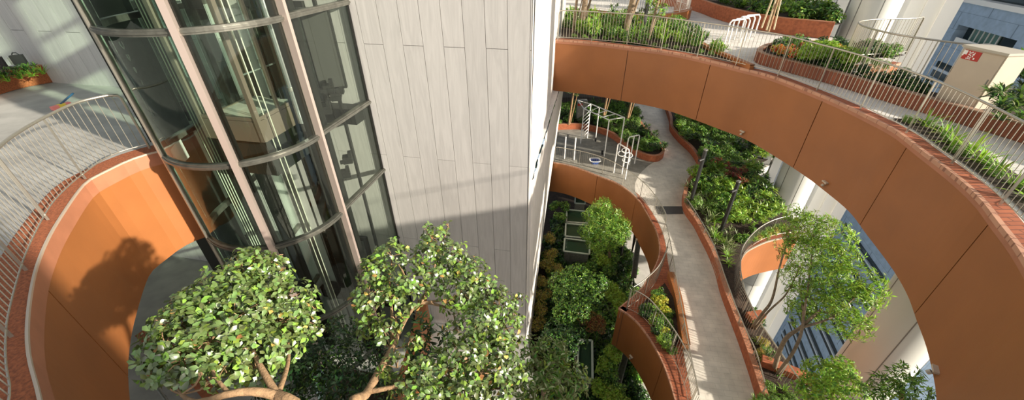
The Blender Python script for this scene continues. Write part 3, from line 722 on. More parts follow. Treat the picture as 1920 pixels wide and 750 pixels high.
planter('planter', jw, 0, .62, .15, 'tall brown planter wall at the back of the upper deck', CURB, -1, soil=jw + [V((13.5, 17.2, 0)), V((14.4, 21, 0)), V((14, 28, 0)), V((9, 29, 0))], kerb_top=RIMT)
# round raised ring with its own railing at top centre right
rr = smooth([V((4.2, 22.6, 0)), V((5.6, 21.2, 0)), V((7.2, 20.9, 0)), V((8.6, 21.6, 0)), V((9.4, 23.0, 0)), V((9.3, 24.6, 0))], .15)
planter('round_kerb', rr, 0, .42, .2, 'round orange kerb carrying a railing at top centre', TERRA, 1, kerb_top=TERRA)
railing([p+V((0, 0, .44)) for p in offset(rr, .08)], 1.25, 'pale railing standing on the round orange kerb at top centre', post=1.2, bal=.10, rp=.018, m=STEELW, endcurve=(False, False))
# narrow strip bed between rail and path at right
sb = [V((p.x, p.y, 0)) for p in offset(ring, -.42)]; i1, i2 = nearest(sb, at(1650, 225, 0)), nearest(sb, V((6.6, 3.6, 0)))
sbq = sb[i1:i2]; sbo = offset(sbq, -.62)
mb = MB(); mb.poly(zset(sbq + sbo[::-1], .012)); tag(mb.build('bed_soil', SOIL), 'dark soil of the narrow bed just inside the upper right railing', 'soil')
# left deck planter by the wall
lp = smooth([at(103, 153.6, 0), at(50, 163, 0), at(0, 177, 0), at(-60, 200, 0)], .3)
planter('planter', lp, 0, .50, .14, 'rough terracotta planter against the pale wall at top left', COPER, 1, soil=lp + [V((-20, 9, 0)), V((-20, 13.2, 0)), V((-14.0, 12.0, 0))], kerb_top=RIMT)
# middle level planters
pf = smooth([V((2.75, 26.95, ZM)), V((3.5, 26.95, ZM)), V((4.9, 27.0, ZM)), V((5.84, 26.6, ZM)), V((6.83, 25.7, ZM)), V((7.3, 24.5, ZM)), V((7.7, 23.2, ZM)), V((8.3, 22.15, ZM)), V((9.0, 21.85, ZM)), V((9.6, 22.3, ZM)), V((9.85, 23.1, ZM)), V((9.8, 24.6, ZM)), V((9.6, 27, ZM)), V((9.9, 30, ZM))], .2)
planter('planter', pf, ZM, .42, .15, 'orange kerbed planting bed behind the exercise bars', CURB, -1, soil=pf + [V((9.6, 33, 0)), V((2.8, 33, 0))], kerb_top=RIMT)
gw = smooth([V((12.6, 31, ZM)), V((12.01, 28.24, ZM)), V((11.5, 26.55, ZM)), V((11.45, 24.77, ZM)), V((11.6, 23.19, ZM)), V((11.52, 21.92, ZM)), V((11.32, 21.16, ZM)), V((10.7, 20.07, ZM)), V((9.82, 18.91, ZM)), V((9.3, 18.0, ZM)), V((8.9, 17.0, ZM)), V((8.76, 16.2, ZM)), V((8.8, 15.2, ZM)), V((8.72, 14.2, ZM)), V((8.63, 13.1, ZM)), V((8.45, 12.0, ZM)), V((8.17, 10.87, ZM)), V((7.95, 9.6, ZM)), V((7.77, 8.52, ZM)), V((7.55, 7.4, ZM)), V((7.35, 6.4, ZM)), V((7.2, 4.5, ZM))], .2)
hDi = offset(hD, -.32)
soilG = gw + [V((9.2, 3, 0))] + [p for p in hD] + [V((13.6, 15.4, 0)), V((13.5, 17.5, 0)), V((14.4, 20.5, 0)), V((16.6, 22, 0)), V((16.6, 31, 0))]
planter('planter', gw, ZM, .42, .16, 'long winding terracotta planter wall right of the paved path', CURB, -1, soil=soilG, kerb_top=RIMT)
# orange cross walls between the path planter and the outer rail
for q in (((7.9, 7.6), (9.1, 6.9), .3), ((8.35, 9.3), (8.9, 9.4), .3)):
    a, b, w_ = q; mb = MB(); mb.bar((a[0], a[1], ZM+.30), (b[0], b[1], ZM+.30), w_, .56, side=(0, 0, 1)); tag(mb.build('planter_divider', CURB), 'orange cross wall dividing the narrow bed, ' + ('nearer the bottom edge' if a[1] < 8 else 'farther one beside the path railing'), 'low wall')
# triangular planter at the pointed corner
tp = atl([(1246, 532), (1262, 560), (1268, 600), (1272, 640), (1262, 662), (1240, 632), (1215, 598), (1196, 578), (1215, 560)], ZM)
tp = [V((p.x, p.y, ZM)) for p in tp]
mb = MB(); mb.poly(zset(tp, ZM+.05)); tag(mb.build('bed_soil', SOIL), 'soil of the small triangular bed inside the pointed balcony corner', 'soil')
tw = smooth(atl([(1250, 520), (1262, 560), (1270, 606), (1277, 655)], ZM), .2)
planter('planter', tw, ZM, .30, .22, 'narrow orange wall between the triangular bed and the sloping path', TERRA, -1, kerb_top=TERRA)
tq = atl([(1240, 448), (1249, 470), (1255, 506), (1262, 540), (1271, 600), (1279, 650), (1290, 705), (1300, 770)], ZM) + [p for p in offset(hB, -.2)[nearest(hB, V((4.7, 5.8, 0)))::-1]] + [at(1172, 572, ZM)] + [p for p in offset(hA, -.2)[:nearest(hA, at(1240, 448, ZM)):-1]][4:]
mb = MB(); mb.poly(zset(tq, ZM+.006)); tag(mb.build('tiled_floor', COPE), kind='structure')
# exercise floor, threshold strip, paved path
pth = atl([(1197, 372), (1190, 352), (1197, 330), (1214, 312), (1228, 303)], ZM)
ex = zset([V((2.6, 22.0, 0))] + [p for p in atl([(1090, 316), (1120, 328), (1160, 344)], ZM)] + smooth(pth, .3) + [p for p in pf[::-1] if p.y < 27.2 and p.x < 8.9 and p.x > 2.7], ZM)
mb = MB(); mb.poly(zset(ex, ZM+.006)); tag(mb.build('exercise_floor', EXER), kind='structure')
mb = MB(); mb.poly(zset(atl([(1228, 387), (1279, 387), (1281, 401), (1235, 402)], ZM), ZM+.01)); tag(mb.build('threshold_strip', STRIPG), kind='structure')
# curbs at the lower left and centre
cl = smooth(atl([(262, 640), (300, 662), (345, 705), (395, 765)], ZL), .2)
planter('planter', cl, ZL, .25, .30, 'dark red kerb on the lower floor at bottom left behind the tree', COPER, -1, kerb_top=CURB)
railing([p+V((0, 0, 0)) for p in offset(cl, .55)], 1.0, 'dark railing on the lower floor at bottom left under the leaves', post=1.2, bal=.12, m=GREYM, endcurve=(False, False))
co = smooth(atl([(800, 562), (794, 600), (782, 650), (768, 700), (748, 765)], -6.8), .2)
planter('planter', co, -8.9, 2.1, .28, 'narrow orange wall showing between the leaves below the tower', TERRA, 1, kerb_top=TERRA)

def pr(p):
    X, Y, Z = p.x, p.y, p.z-H
    yr = -(Y*math.sin(TH)+Z*math.cos(TH)); d = Y*math.cos(TH)-Z*math.sin(TH)
    xr = X/d*F; yr = yr/d*F; c, s = math.cos(ROLL), math.sin(ROLL)
    return (c*xr+s*yr+CX, -s*xr+c*yr+CY)
# ------------------------------------------------------------------ round columns, fins, neighbouring buildings
def column(x, y, r, label, seam=None):
    t = empty('round_column', (x, y, -62), label, 'column')
    mb = MB(); rows = []
    zs = [-62, -50, -38, -26, -14, -2, 10, 22]
    for i, (a, b) in enumerate(zip(zs, zs[1:])):
        rr_ = [[V((x+math.cos(k*PI/32)*r_, y+math.sin(k*PI/32)*r_, z)) for k in range(64)] for z, r_ in ((a+.03, r), (b-.03, r), (b-.03, r-.03), (b+.03, r-.03))]
        mb.grid(rr_, close=True)
    mb.build('cladding', COLM, t, True)
    mb = MB()
    for a in (seam or (0, 2.1, 4.2)):
        p = V((x+math.cos(a)*r, y+math.sin(a)*r, 0)); mb.box((p.x, p.y, -20), (.02, .03, 84), a)
    mb.build('seam', COLG, t)
    return t
column(13.4, 8.8, .98, 'huge round cream column rising at lower right beyond the terracotta band', (2.75, 3.9, 5.2))
column(14.8, 17.6, .83, 'round pale column at upper right between the planting and the white fins', (3.4, 4.3, 5.6))
column(3.3, -1.9, .72, 'unseen round column added behind the viewpoint to shade the left balcony band', (1, 3, 5))  # added out of view to cast shade on the left band
def fin(azd, dist, w, d, label, group):
    a = math.radians(azd); c = V((math.sin(a)*dist, math.cos(a)*dist, 0)); mb = MB()
    mb.box((c.x, c.y, -20), (w, d, 84), -math.radians(30)); mb.box((c.x-.02, c.y-d/2-.02, -20), (w*.5, .06, 84), -math.radians(30))
    return tag(mb.build('facade_fin', FIN), label, 'facade fin', group)
for a in (42.75, 43.95, 45.15): fin(a, 25, .38, .9, 'tall white vertical fin right of the upper round column', 'white fins right of the upper column')
for a in (34.7, 35.9, 37.1): fin(a, 27, .30, .9, 'tall white vertical fin left of the upper round column behind the planting', 'white fins left of the upper column')
t = empty('office_facade', (24, 0, -62), 'blue-grey clad office building with long dark window bands across the street at right', 'building', rz=-math.radians(16))
fm = brickmat('facade_panels', (.36, .47, .60), (.33, .44, .57), (.17, .23, .31), 1.5, 1.15, .4, msize=.012, bump=.1)
[x for x in fm.node_tree.nodes if x.type == 'MAPPING'][0].inputs['Rotation'].default_value = (PI/2, 0, 0)
R16 = Matrix.Rotation(-math.radians(16), 4, 'Z')
def fpt(u, d, z): return V((24, 0, 0)) + (Matrix.Rotation(-math.radians(16), 3, 'Z') @ V((d, u, 0))) + V((0, 0, z))
def fbox(name, u0, u1, d0, d1, z0, z1, m, parent=t):
    mb = MB(); c = fpt((u0+u1)/2, (d0+d1)/2, (z0+z1)/2); mb.box(c, (d1-d0, u1-u0, z1-z0), -math.radians(16)); return mb.build(name, m, parent)
wl = fbox('wall', 18, 33.8, .9, 16, -62, -.55, fm)
fbox('wall_panel', 33.0, 33.8, 0, .9, -62, -.55, fm); fbox('wall_panel', 18, 33, 0, .9, -1.95, -.55, fm); fbox('wall_panel', 18, 26.6, 0, .9, -4.2, -1.95, fm); fbox('wall_panel', 32.3, 33, 0, .9, -4.2, -1.95, fm)
fbox('wall_panel', 26.6, 32.3, 0, .9, -4.2, -3.15, fm); fbox('wall_panel', 18, 33, .02, .9, -62, -4.2, fm)
wb_ = fbox('window_band', 26.6, 32.3, .7, .8, -3.15, -1.95, WINM); fbox('window_pane', 28.9, 31.6, .62, .7, -2.9, -2.0, WINL)
for k in range(6): fbox('window_bar', 28.9+k*.5, 28.95+k*.5, .56, .64, -3.1, -1.95, WHITE, wb_)
fbox('balcony_rail', 28.6, 32.0, .1, .18, -3.12, -2.75, WHITE); fbox('balcony_rail', 28.6, 32.0, .1, .9, -3.18, -3.10, WHITE)
for z in [-5.0, -8.9] + [-20.5+2.3*k for k in range(4, -14, -1)]:
    up = -4.62 if z == -5.0 else z+.5
    fbox('window_band', 18.2, 32.2, -.03, .05, z-.62, z-.10, WINM); fbox('window_band', 18.2, 32.2, -.03, .05, z+.10, z+.5, WINM)
    fbox('sill', 18.2, 32.4, -.16, .05, z-.09, z+.09, mat('sill_metal', (.62, .68, .74), .4, .3) if 'sill_metal' not in MATS else MATS['sill_metal'])
fbox('parapet', 18, 34, -.1, 16, -.55, -.25, WHITE); fbox('upper_window_band', 18, 32, .6, 16, -.25, 1.4, WINM); fbox('upper_floor', 18, 34, .2, 16, 1.4, 9, WHITE)
t2 = empty('office_block', (10, 78, -62), 'dark glazed office block far beyond the top edge of the terrace', 'building')
mb = MB(); mb.box((14, 86, -20), (90, 16, 84)); mb.build('wall', fm, t2)
for k in range(24):
    mb = MB(); mb.box((14, 77.97, -60+k*3.6), (88, .1, 2.2)); mb.build('window_band', WINM, t2)

# ------------------------------------------------------------------ cabinet with hose reel sign
zc = 1.46; L_ = at(1812, 84, zc); R_ = at(1894, 101, zc); w_ = (R_-L_).length; ax = (R_-L_).normalized(); nrm = V((-ax.y, ax.x, 0)); nrm = nrm if nrm.dot(L_) > 0 else -nrm
zb_ = .26; ang = math.atan2(ax.y, ax.x); base = (L_+R_)/2 + nrm*.28; base.z = zb_
t = empty('hose_reel_cabinet', base, 'beige metal cabinet with a red and white sign standing in the upper planter', 'cabinet', rz=ang)
mid = V((base.x, base.y, 0)); dpt = .56
mb = MB(); mb.box((mid.x, mid.y, (zb_+zc-.04)/2), (w_, dpt, zc-.04-zb_), ang); mb.build('body', BEIGE, t)
mb = MB(); q = mid - nrm*.01; mb.box((q.x, q.y, zc-.02), (w_+.06, dpt+.08, .05), ang); mb.build('lid', BEIGED, t)
mb = MB(); q = mid - nrm*(dpt/2+.006); mb.box((q.x, q.y, (zb_+zc)/2-.02), (w_-.05, .012, zc-zb_-.12), ang); dr = mb.build('door', BEIGE, t)
mb = MB(); q = mid - nrm*(dpt/2+.014) + ax*(w_*.42); mb.box((q.x, q.y, .85), (.02, .02, .12), ang); mb.build('door_handle', GREYM, dr)
mb = MB()
for s_ in (-1, 1): q = mid + ax*(w_/2-.05)*s_; mb.box((q.x, q.y, zb_+.02), (.05, dpt*.9, .06), ang)
mb.build('foot', BLACK, t)
def cabp(a, b, o=.016): return V((mid.x, mid.y, 0)) - nrm*(dpt/2+o) + ax*(-w_/2 + a*w_) + V((0, 0, zc-.05-b))
def crect(mb, a0, a1, b0, b1, o, mi=0): mb.face([cabp(a0, b1, o), cabp(a1, b1, o), cabp(a1, b0, o), cabp(a0, b0, o)], mi)
mb = MB(); q0 = (cabp(.08, .13)+cabp(.45, .13))/2; mb.box(q0, (w_*.40, .012, .19), ang); sg = mb.build('sign', RED, t); tag(sg, 'red sign plate')
mb = MB(); o = .0235
crect(mb, .055, .15, .045, .13, o)                                   # white block with a hook at left
crect(mb, .055, .085, .13, .16, o)
for a, b in ((.18, .05), (.215, .07), (.25, .05), (.195, .10), (.235, .115), (.20, .15), (.25, .155), (.29, .13), (.285, .09)): crect(mb, a, a+.028, b, b+.028, o)
for a, b in ((.175, .19), (.215, .185), (.255, .19)): crect(mb, a, a+.03, b, b+.02, o)
crect(mb, .34, .375, .165, .20, o); crect(mb, .31, .33, .06, .12, o)
mb.build('sign_symbol', WHITE, sg)

# ------------------------------------------------------------------ small fittings on the curved bands
def onband(P, x, y, z, side=-1):
    best = min(range(1, len(P)-1), key=lambda i: (pr(V((P[i].x, P[i].y, z)))[0]-x)**2+(pr(V((P[i].x, P[i].y, z)))[1]-y)**2)
    p = P[best]; t_ = (P[best+1]-P[best-1]).normalized(); return V((p.x, p.y, z)), V((-t_.y, t_.x, 0))*side*-1 if False else V((t_.y, -t_.x, 0))*(-side)
def bestz(P, x, y, z0, z1):
    return min((z0+(z1-z0)*k/20 for k in range(21)), key=lambda z: min((pr(V((p.x, p.y, z)))[0]-x)**2+(pr(V((p.x, p.y, z)))[1]-y)**2 for p in P))
for x, y, P, zt_, lab in ((1398, 246, ring, 0, 'small beige lamp on the upper terracotta band, leftmost of its three'), (1555, 344, ring, 0, 'small beige lamp on the upper terracotta band, middle of its three'), (1760, 692, ring, 0, 'small beige lamp on the upper terracotta band near the bottom right corner'),
                          (1191, 450, hAc, ZM, 'tiny lamp on the curved band below the exercise deck'), (1186, 668, hB, ZM, 'tiny lamp on the band with the pointed corner')):
    z = bestz(P, x, y, zt_-2.1, zt_-.3); p, nn = onband(P, x, y, z, -1)
    a = math.atan2(nn.y, nn.x); t = empty('band_lamp', p, lab, 'wall lamp')
    mb = MB(); q = p + nn*.035; mb.box(q, (.07, .16, .035), a); hd_ = mb.build('hood', BEIGE, t)
    mb = MB(); q = p + nn*.05 - V((0, 0, .07)); mb.tube([q, q+nn*.03-V((0, 0, .05))], .035, 12); mb.build('lamp_head', BEIGED, hd_)
    mb = MB(); q = p + nn*.01 - V((0, 0, .03)); mb.box(q, (.02, .05, .08), a); mb.build('bracket', BEIGED, t)

# ------------------------------------------------------------------ exercise equipment
def eq(name, label, cat, foot): return empty(name, at(*foot, ZM), label, cat)
t = eq('monkey_bars', 'white monkey bar climbing frame with a side ladder on the exercise deck', 'climbing frame', (1133, 293))
zt = -5.72; r_ = .035
A = at(1088.6, 269, ZM); B = at(1101, 259, ZM); Cc = at(1116, 266, ZM); D = at(1133, 293, ZM); E_ = at(1160.5, 288, ZM)
up = lambda p, z=zt: V((p.x, p.y, z))
T1 = at(1083, 188, zt); TA, TB, TD, TE = up(A), up(B), up(D), up(E_)
def part(name, parent, m, *tubes, r=r_):
    mb = MB()
    for q in tubes: mb.tube(q, r, 8)
    return mb.build(name, m, parent, True)
for p in (A, B, D, E_): part('post', t, WHITE, [p, up(p)])
F_ = TA.lerp(TD, .42); F_ = V((F_.x, F_.y, 0)); part('post', t, WHITE, [V((Cc.x, Cc.y, ZM)), V((Cc.x, Cc.y, zt))])
part('top_rail', t, WHITE, [TA, TD]); part('top_rail', t, WHITE, [TB, TE]); part('top_rail', t, WHITE, [TD, TD.lerp(TE, .5)+V((0, 0, .02)), TE]); part('top_rail', t, WHITE, [TA, T1, TB], r=.03); part('top_rail', t, WHITE, [TA, TB])
for k in (.25, .5, .75): part('cross_bar', t, WHITE, [TA.lerp(TD, k), TB.lerp(TE, k)], r=.028)
for k in range(7): z = ZM+.35+k*.26; part('ladder_rung', t, WHITE, [up(A, z), up(B, z+.12)], r=.026)
for p in (Cc, TD.lerp(TA, .1)):
    mb = MB(); c = V((p.x, p.y-.02, ZM+.18)); mb.tube([c+V((-.04, 0, 0)), c+V((.04, 0, 0))], .15, 16); mb.build('foot_disc', BLACK, t)
t = eq('pull_up_bars', 'white hoop shaped pull-up frame beside the planted kerb, farther of the two', 'exercise bars', (1189.6, 307))
a, b = at(1169.6, 312, ZM), at(1189.6, 307, ZM); z2 = ZM+1.95
part('hoop', t, WHITE, [a, up(a, z2-.1), up(a, z2).lerp(up(b, z2), .08), up(b, z2).lerp(up(a, z2), .08), up(b, z2-.1), b]); m_ = a.lerp(b, .5); part('middle_post', t, WHITE, [m_, up(m_, z2)])
t = eq('twist_bars', 'white hoop frame with looped handles nearest the edge of the exercise deck', 'exercise bars', (1172, 336))
a, b = at(1150.4, 324, ZM), at(1172, 336, ZM); z3 = ZM+1.95
part('hoop', t, WHITE, [a, up(a, z3-.1), up(a, z3).lerp(up(b, z3), .08), up(b, z3-.1).lerp(up(a, z3), .1), up(b, z3-.35), b])
c0 = a.lerp(b, .6)+V((.15, .3, 0)); 
for k, (dx, dz) in enumerate(((0, 1.55), (.22, 1.25), (.12, .95), (-.2, 1.35))):
    part('loop', t, WHITE, [c0+V((dx+.22*math.cos(q), .22*math.sin(q)*.6, dz+.10*math.sin(q))) for q in np.linspace(0, 2*PI, 17)], r=.018)
part('middle_post', t, WHITE, [V((c0.x, c0.y, ZM)), V((c0.x, c0.y, ZM+1.7))])
for f_, lab in (((1058, 298), 'white post on the exercise deck, left one of the pair by the tower'), ((1076, 300), 'white post on the exercise deck, right one of the pair by the tower')):
    p = at(*f_, ZM); t = empty('exercise_post', p, lab, 'post'); part('pole', t, WHITE, [p, up(p, ZM+1.5)], r=.04); mb = MB(); mb.tube([p, p+V((0, 0, .02))], .1, 12); mb.build('base_plate', GREYM, t); mb = MB(); mb.tube([up(p, ZM+1.5), up(p, ZM+1.53)], .045, 10); mb.build('cap', WHITE, t)
# basin lying behind the thin railing
c = at(1115, 306, ZM+.02); t = empty('basin', c, 'white rimmed blue basin lying on the exercise floor behind the thin railing', 'basin')
def el(rx, ry, z, n=20, sq=4): return [c+V((rx*math.copysign(abs(math.cos(q))**(2/sq), math.cos(q)), ry*math.copysign(abs(math.sin(q))**(2/sq), math.sin(q)), z)) for q in np.linspace(0, 2*PI, n, endpoint=False)]
mb = MB(); mb.grid([el(.20, .16, 0), el(.29, .24, .22)], close=True); mb.face(el(.20, .16, .01)); mb.build('bowl', CLOTHB, t)
mb = MB(); mb.grid([el(.28, .23, .21), el(.35, .29, .22), el(.35, .29, .25), el(.28, .23, .24), el(.28, .23, .21)], close=True); mb.build('rim', WHITE, t)

# ------------------------------------------------------------------ lamp posts
def lamp_post(foot, zb, h, label, r=.055, cams=0):
    p = at(*foot, zb); t = empty('lamp_post', p, label, 'lamp post')
    mb = MB(); mb.box((p.x, p.y, zb+h/2), (r*2, r*2, h), .4); mb.build('pole', BLACK, t)
    mb = MB(); mb.box((p.x, p.y, zb+h+.03), (r*2.3, r*2.3, .06), .4); mb.build('cap', GREYM, t)
    mb = MB(); mb.box((p.x, p.y, zb+.02), (r*4, r*4, .04), .4); mb.build('base_plate', BLACK, t)
    for k in range(cams):
        mb = MB(); c_ = V((p.x-.12, p.y-.05, zb+h*.86-k*.28)); mb.tube([c_+V((.1, 0, 0)), c_+V((-.14, -.1, -.04))], .06, 10); mb.build('spotlight', BLACK, t)
    return t
lamp_post((1294, 382), -7.75, 3.0, 'slim black lamp post standing in the planting right of the pale path', .06, 1)
lamp_post((1352, 432), -7.75, 2.6, 'slim black lamp post in the planting, nearer the slender tree', .06, 1)
lamp_post((1162, 492), ZG, 1.9, 'black lamp post with two spotlights down in the garden', .05, 2)
lamp_post((1205, 62), .1, 2.8, 'black lamp post among the plants at top centre', .05)
# garden edge fence rails: weathered timber screen posts
for (a, b, z, lab) in (((1197, 452), (1188, 520), ZG+.9, 'weathered dark metal channel beside the grey path at garden level'), ((1180, 640), (1150, 750), ZG+.9, 'weathered dark metal channel at bottom centre under the pointed balcony')):
    pa, pb = at(*a, z), at(*b, z); t = empty('edge_channel', pa, lab, 'channel')
    mb = MB(); mb.bar(pa, pb, .28, .08); mb.build('tray', TRANS, t)
    for s_ in (-.12, .12):
        mb = MB(); d_ = (pb-pa).normalized(); sd = V((d_.y, -d_.x, 0))*s_; mb.bar(pa+sd+V((0, 0, .06)), pb+sd+V((0, 0, .06)), .04, .12); mb.build('flange', GREYM, t)
    for s_ in (.1, .9):
        q = pa.lerp(pb, s_); mb = MB(); mb.bar((q.x, q.y, ZG-.2), (q.x, q.y, z), .06); mb.build('leg', GREYM, t)
# ------------------------------------------------------------------ glazed vents in the garden
def vent(px, z, label, h=.55, group=None):
    P = [at(x, y, z) for x, y in px]; c = sum(P, V())/4; t = empty('glazed_vent', V((c.x, c.y, ZG)), label, 'skylight', group)
    mb = MB()
    for a, b in zip(P, P[1:]+P[:1]): mb.bar(a, b, .09, .06)
    mb.build('frame', mat('vent_frame', (.50, .58, .50), .4, .2) if 'vent_frame' not in MATS else MATS['vent_frame'], t); vf = [o for o in bpy.data.objects if o.parent == t][0]; mb = MB(); mb.face(P); mb.build('glass_pane', GLASSS, vf)
    mb = MB(); Q = [p.lerp(c, .05) for p in P]
    for a, b in zip(Q, Q[1:]+Q[:1]): mb.face([a+V((0, 0, -.03)), b+V((0, 0, -.03)), V((b.x, b.y, ZG-.2)), V((a.x, a.y, ZG-.2))])
    mb.build('kerb', GREYM, t)
    mb = MB(); mb.face([V((q.x, q.y, z-.12)) for q in Q]); mb.build('reflection_backing', mat('vent_reflection_tint', (.07, .11, .08), .5) if 'vent_reflection_tint' not in MATS else MATS['vent_reflection_tint'], t)  # sheet added under the glass; its green stands in for reflected sky
zv = ZG+1.2
vent([(1079, 367), (1098, 372), (1097, 382), (1078, 381)], zv, 'small pale framed glazed vent, topmost of the column of vents under the curved band')
vent([(1063, 393), (1104, 397), (1103, 419), (1062, 416)], zv, 'green glazed garden vent, uppermost of the three large ones in a column')
vent([(1061, 419), (1105, 423), (1104, 447), (1060, 443)], zv, 'green glazed garden vent, middle of the three large ones in a column')
vent([(1059, 447), (1106, 453), (1105, 477), (1057, 471)], zv, 'green glazed garden vent, lowest of the three large ones in a column')
vent([(1085, 637), (1110, 639), (1111, 712), (1082, 706)], zv, 'long narrow glazed vent standing alone at bottom centre')
# ------------------------------------------------------------------ bike rack, stakes, litter of the upper deck
for k, (x, y) in enumerate(((1358, 66), (1366, 63), (1376, 58), (1386, 55))):
    p = at(x, y+16, 0); t = empty('cycle_hoop', p, 'white rounded hoop in a row of bars beside the round flower bed', 'bike rack', 'row of white hoops on the upper deck')
    q = p+V((.75, .25, 0)); part('hoop', t, WHITE, [p, p+V((0, 0, .75)), p.lerp(q, .12)+V((0, 0, .85)), q.lerp(p, .12)+V((0, 0, .85)), q+V((0, 0, .75)), q], r=.03)
p = at(1443, 55, .4); t = empty('tree_stakes', p, 'tripod of pale wooden stakes around a young tree on the upper deck', 'stakes')
for x, y in ((1428, 52), (1437, 56), (1451, 55)): part('stake', t, STAKE, [at(x, y, .45), V((p.x, p.y+.3, 3.6)).lerp(at(x, y, 3.6), .1)], r=.03)
# broom on the left deck
c = at(116, 200, .06); c2 = at(137, 176, .55); t = empty('broom', at(116, 200, 0), 'broom with a blue handle and pink and yellow bristles lying on the left deck', 'broom')
a, b = at(97, 204, .05), at(132, 194, .05); d_ = (b-a).normalized()
mb = MB(); mb.bar(a, a.lerp(b, .35), .11, .09); mb.bar(a.lerp(b, .7), b, .11, .09); tag(mb.build('outer_bristles', PINK, t), 'pink bristles')
mb = MB(); mb.bar(a.lerp(b, .35), a.lerp(b, .7), .12, .10); tag(mb.build('middle_bristles', YELLOW, t), 'yellow bristles')
part('handle', t, BLUE, [a.lerp(b, .55)+V((0, 0, .05)), at(137, 175, .12)], r=.022)
# items in the left planter
for x, y, lab in ((48, 131, 'black garden spotlight with a pale back in the top left planter, the right one'), (9, 136, 'black garden spotlight in the top left planter, the left one')):
    p = at(x, y, .5); t = empty('garden_spotlight', p, lab, 'spotlight')
    mb = MB(); mb.box(p+V((0, 0, .28)), (.26, .12, .26), .5); mb.build('housing', BLACK, t)
    mb = MB(); mb.box(p+V((-.10, -.06, .27)), (.14, .08, .18), .5); tag(mb.build('lens', GREYM, t), 'pale lens')
    mb = MB(); mb.tube([p+V((-.1, 0, .42)), p+V((-.05, 0, .47)), p+V((.05, 0, .47)), p+V((.1, 0, .42))], .012, 6); mb.tube([p-V((0, 0, .1)), p+V((0, 0, .2))], .02, 6); mb.build('bracket', BLACK, t)
# back fences and wall behind the beds
railing(smooth([V((2.7, 31.5, ZM+.42)), V((6, 31.6, ZM+.42)), V((9.3, 31, ZM+.42))], .3), 1.2, 'dark fence behind the planting at the back of the exercise deck', post=2, bal=.14, m=GREYM, endcurve=(False, False))
railing(smooth([V((2.6, 29.6, .1)), V((6, 29.4, .1)), V((9, 28.8, .1))], .3), 1.15, 'pale railing across the far edge of the upper deck', post=2, bal=.14, m=STEEL, endcurve=(False, False))
railing(smooth([V((12.4, 27.5, 0)), V((14.2, 25, 0)), V((14.6, 22, 0)), V((13.9, 19, 0))], .3), 1.3, 'pale railing behind the dense planting left of the upper round column', post=2, bal=.14, m=STEELW, endcurve=(False, False))
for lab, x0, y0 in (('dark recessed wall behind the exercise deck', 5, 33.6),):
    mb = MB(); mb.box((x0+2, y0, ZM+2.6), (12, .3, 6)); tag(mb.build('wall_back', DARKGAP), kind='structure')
# peach slatted wall piece at the end of the pale path
mb = MB(); mb.box((14.2, 26.6, ZM+.9), (2.8, .2, 2.0), -.5); tag(mb.build('slatted_wall', mat('peach_wall', (.62, .32, .18), .7)), 'peach coloured wall piece at the far end of the planting under the upper band', 'wall')
# service cabinet among the exercise deck planting
c = at(1091, 236, ZM+.4); t = empty('service_cabinet', c, 'dull grey cabinet with a red mark behind the climbing ladder', 'cabinet')
mb = MB(); mb.box(c+V((.1, 1.2, .75)), (.7, .5, 1.5)); mb.build('body', GREYM, t); mb = MB(); mb.box(c+V((-.1, .93, 1.25)), (.35, .03, .16)); mb.build('sign', RED, t)

# ================================================================== PLANTING
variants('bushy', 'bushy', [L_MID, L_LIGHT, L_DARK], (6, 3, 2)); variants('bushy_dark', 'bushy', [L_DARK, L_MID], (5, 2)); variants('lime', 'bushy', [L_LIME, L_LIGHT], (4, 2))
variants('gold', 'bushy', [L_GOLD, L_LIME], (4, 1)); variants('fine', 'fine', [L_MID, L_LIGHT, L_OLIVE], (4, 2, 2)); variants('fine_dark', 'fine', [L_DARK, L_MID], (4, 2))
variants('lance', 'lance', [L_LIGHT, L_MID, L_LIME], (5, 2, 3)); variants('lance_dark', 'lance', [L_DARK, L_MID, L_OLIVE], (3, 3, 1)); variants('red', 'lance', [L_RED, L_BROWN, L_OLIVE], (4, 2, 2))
variants('strap', 'strap', [L_LIGHT, L_LIME, L_MID], (4, 3, 2)); variants('pale', 'strap', [L_PALE, L_OLIVE, L_MID], (3, 3, 1)); variants('russet', 'fine', [L_BROWN, L_RED, L_OLIVE, L_YEL], (4, 1, 2, 2)); variants('flower', 'bushy', [L_FLOW, L_LIME, L_YEL], (3, 3, 1))
variants('croton', 'fine', [L_YEL, L_OLIVE, L_GOLD], (2, 3, 2))
def poly2(P): return [(p.x, p.y) for p in P]
# upper deck, narrow bed H behind the railing
bedH = offset(ring, -.45)[3:nearest(ring, hw_[-1])] + hw_[::-1][4:] + [V((6.3, 21.8, 0)), V((2.4, 21.8, 0))]
bedH = [V((p.x, p.y, 0)) for p in bedH]
fill(bedH, .03, .54, ['lance', 'lance_dark', 'strap', 'bushy', 'fine'], .85, 'leafy_plant', 'green leafy plant in the bed behind the left end of the long upper railing', 'plant', 'mixed plants behind the upper railing, left end', sz=1.35)
nb = [p for p in offset(ring, -.5)[4:nearest(ring, at(1335, 114, 0))]]
for i in range(0, len(nb), 2): plant('fine', (nb[i].x, nb[i].y, -.02), .38, 'ground_cover_plant', 'tiny creeping plant at the foot of the long upper railing', 'plant', 'creeping plants along the upper railing foot')
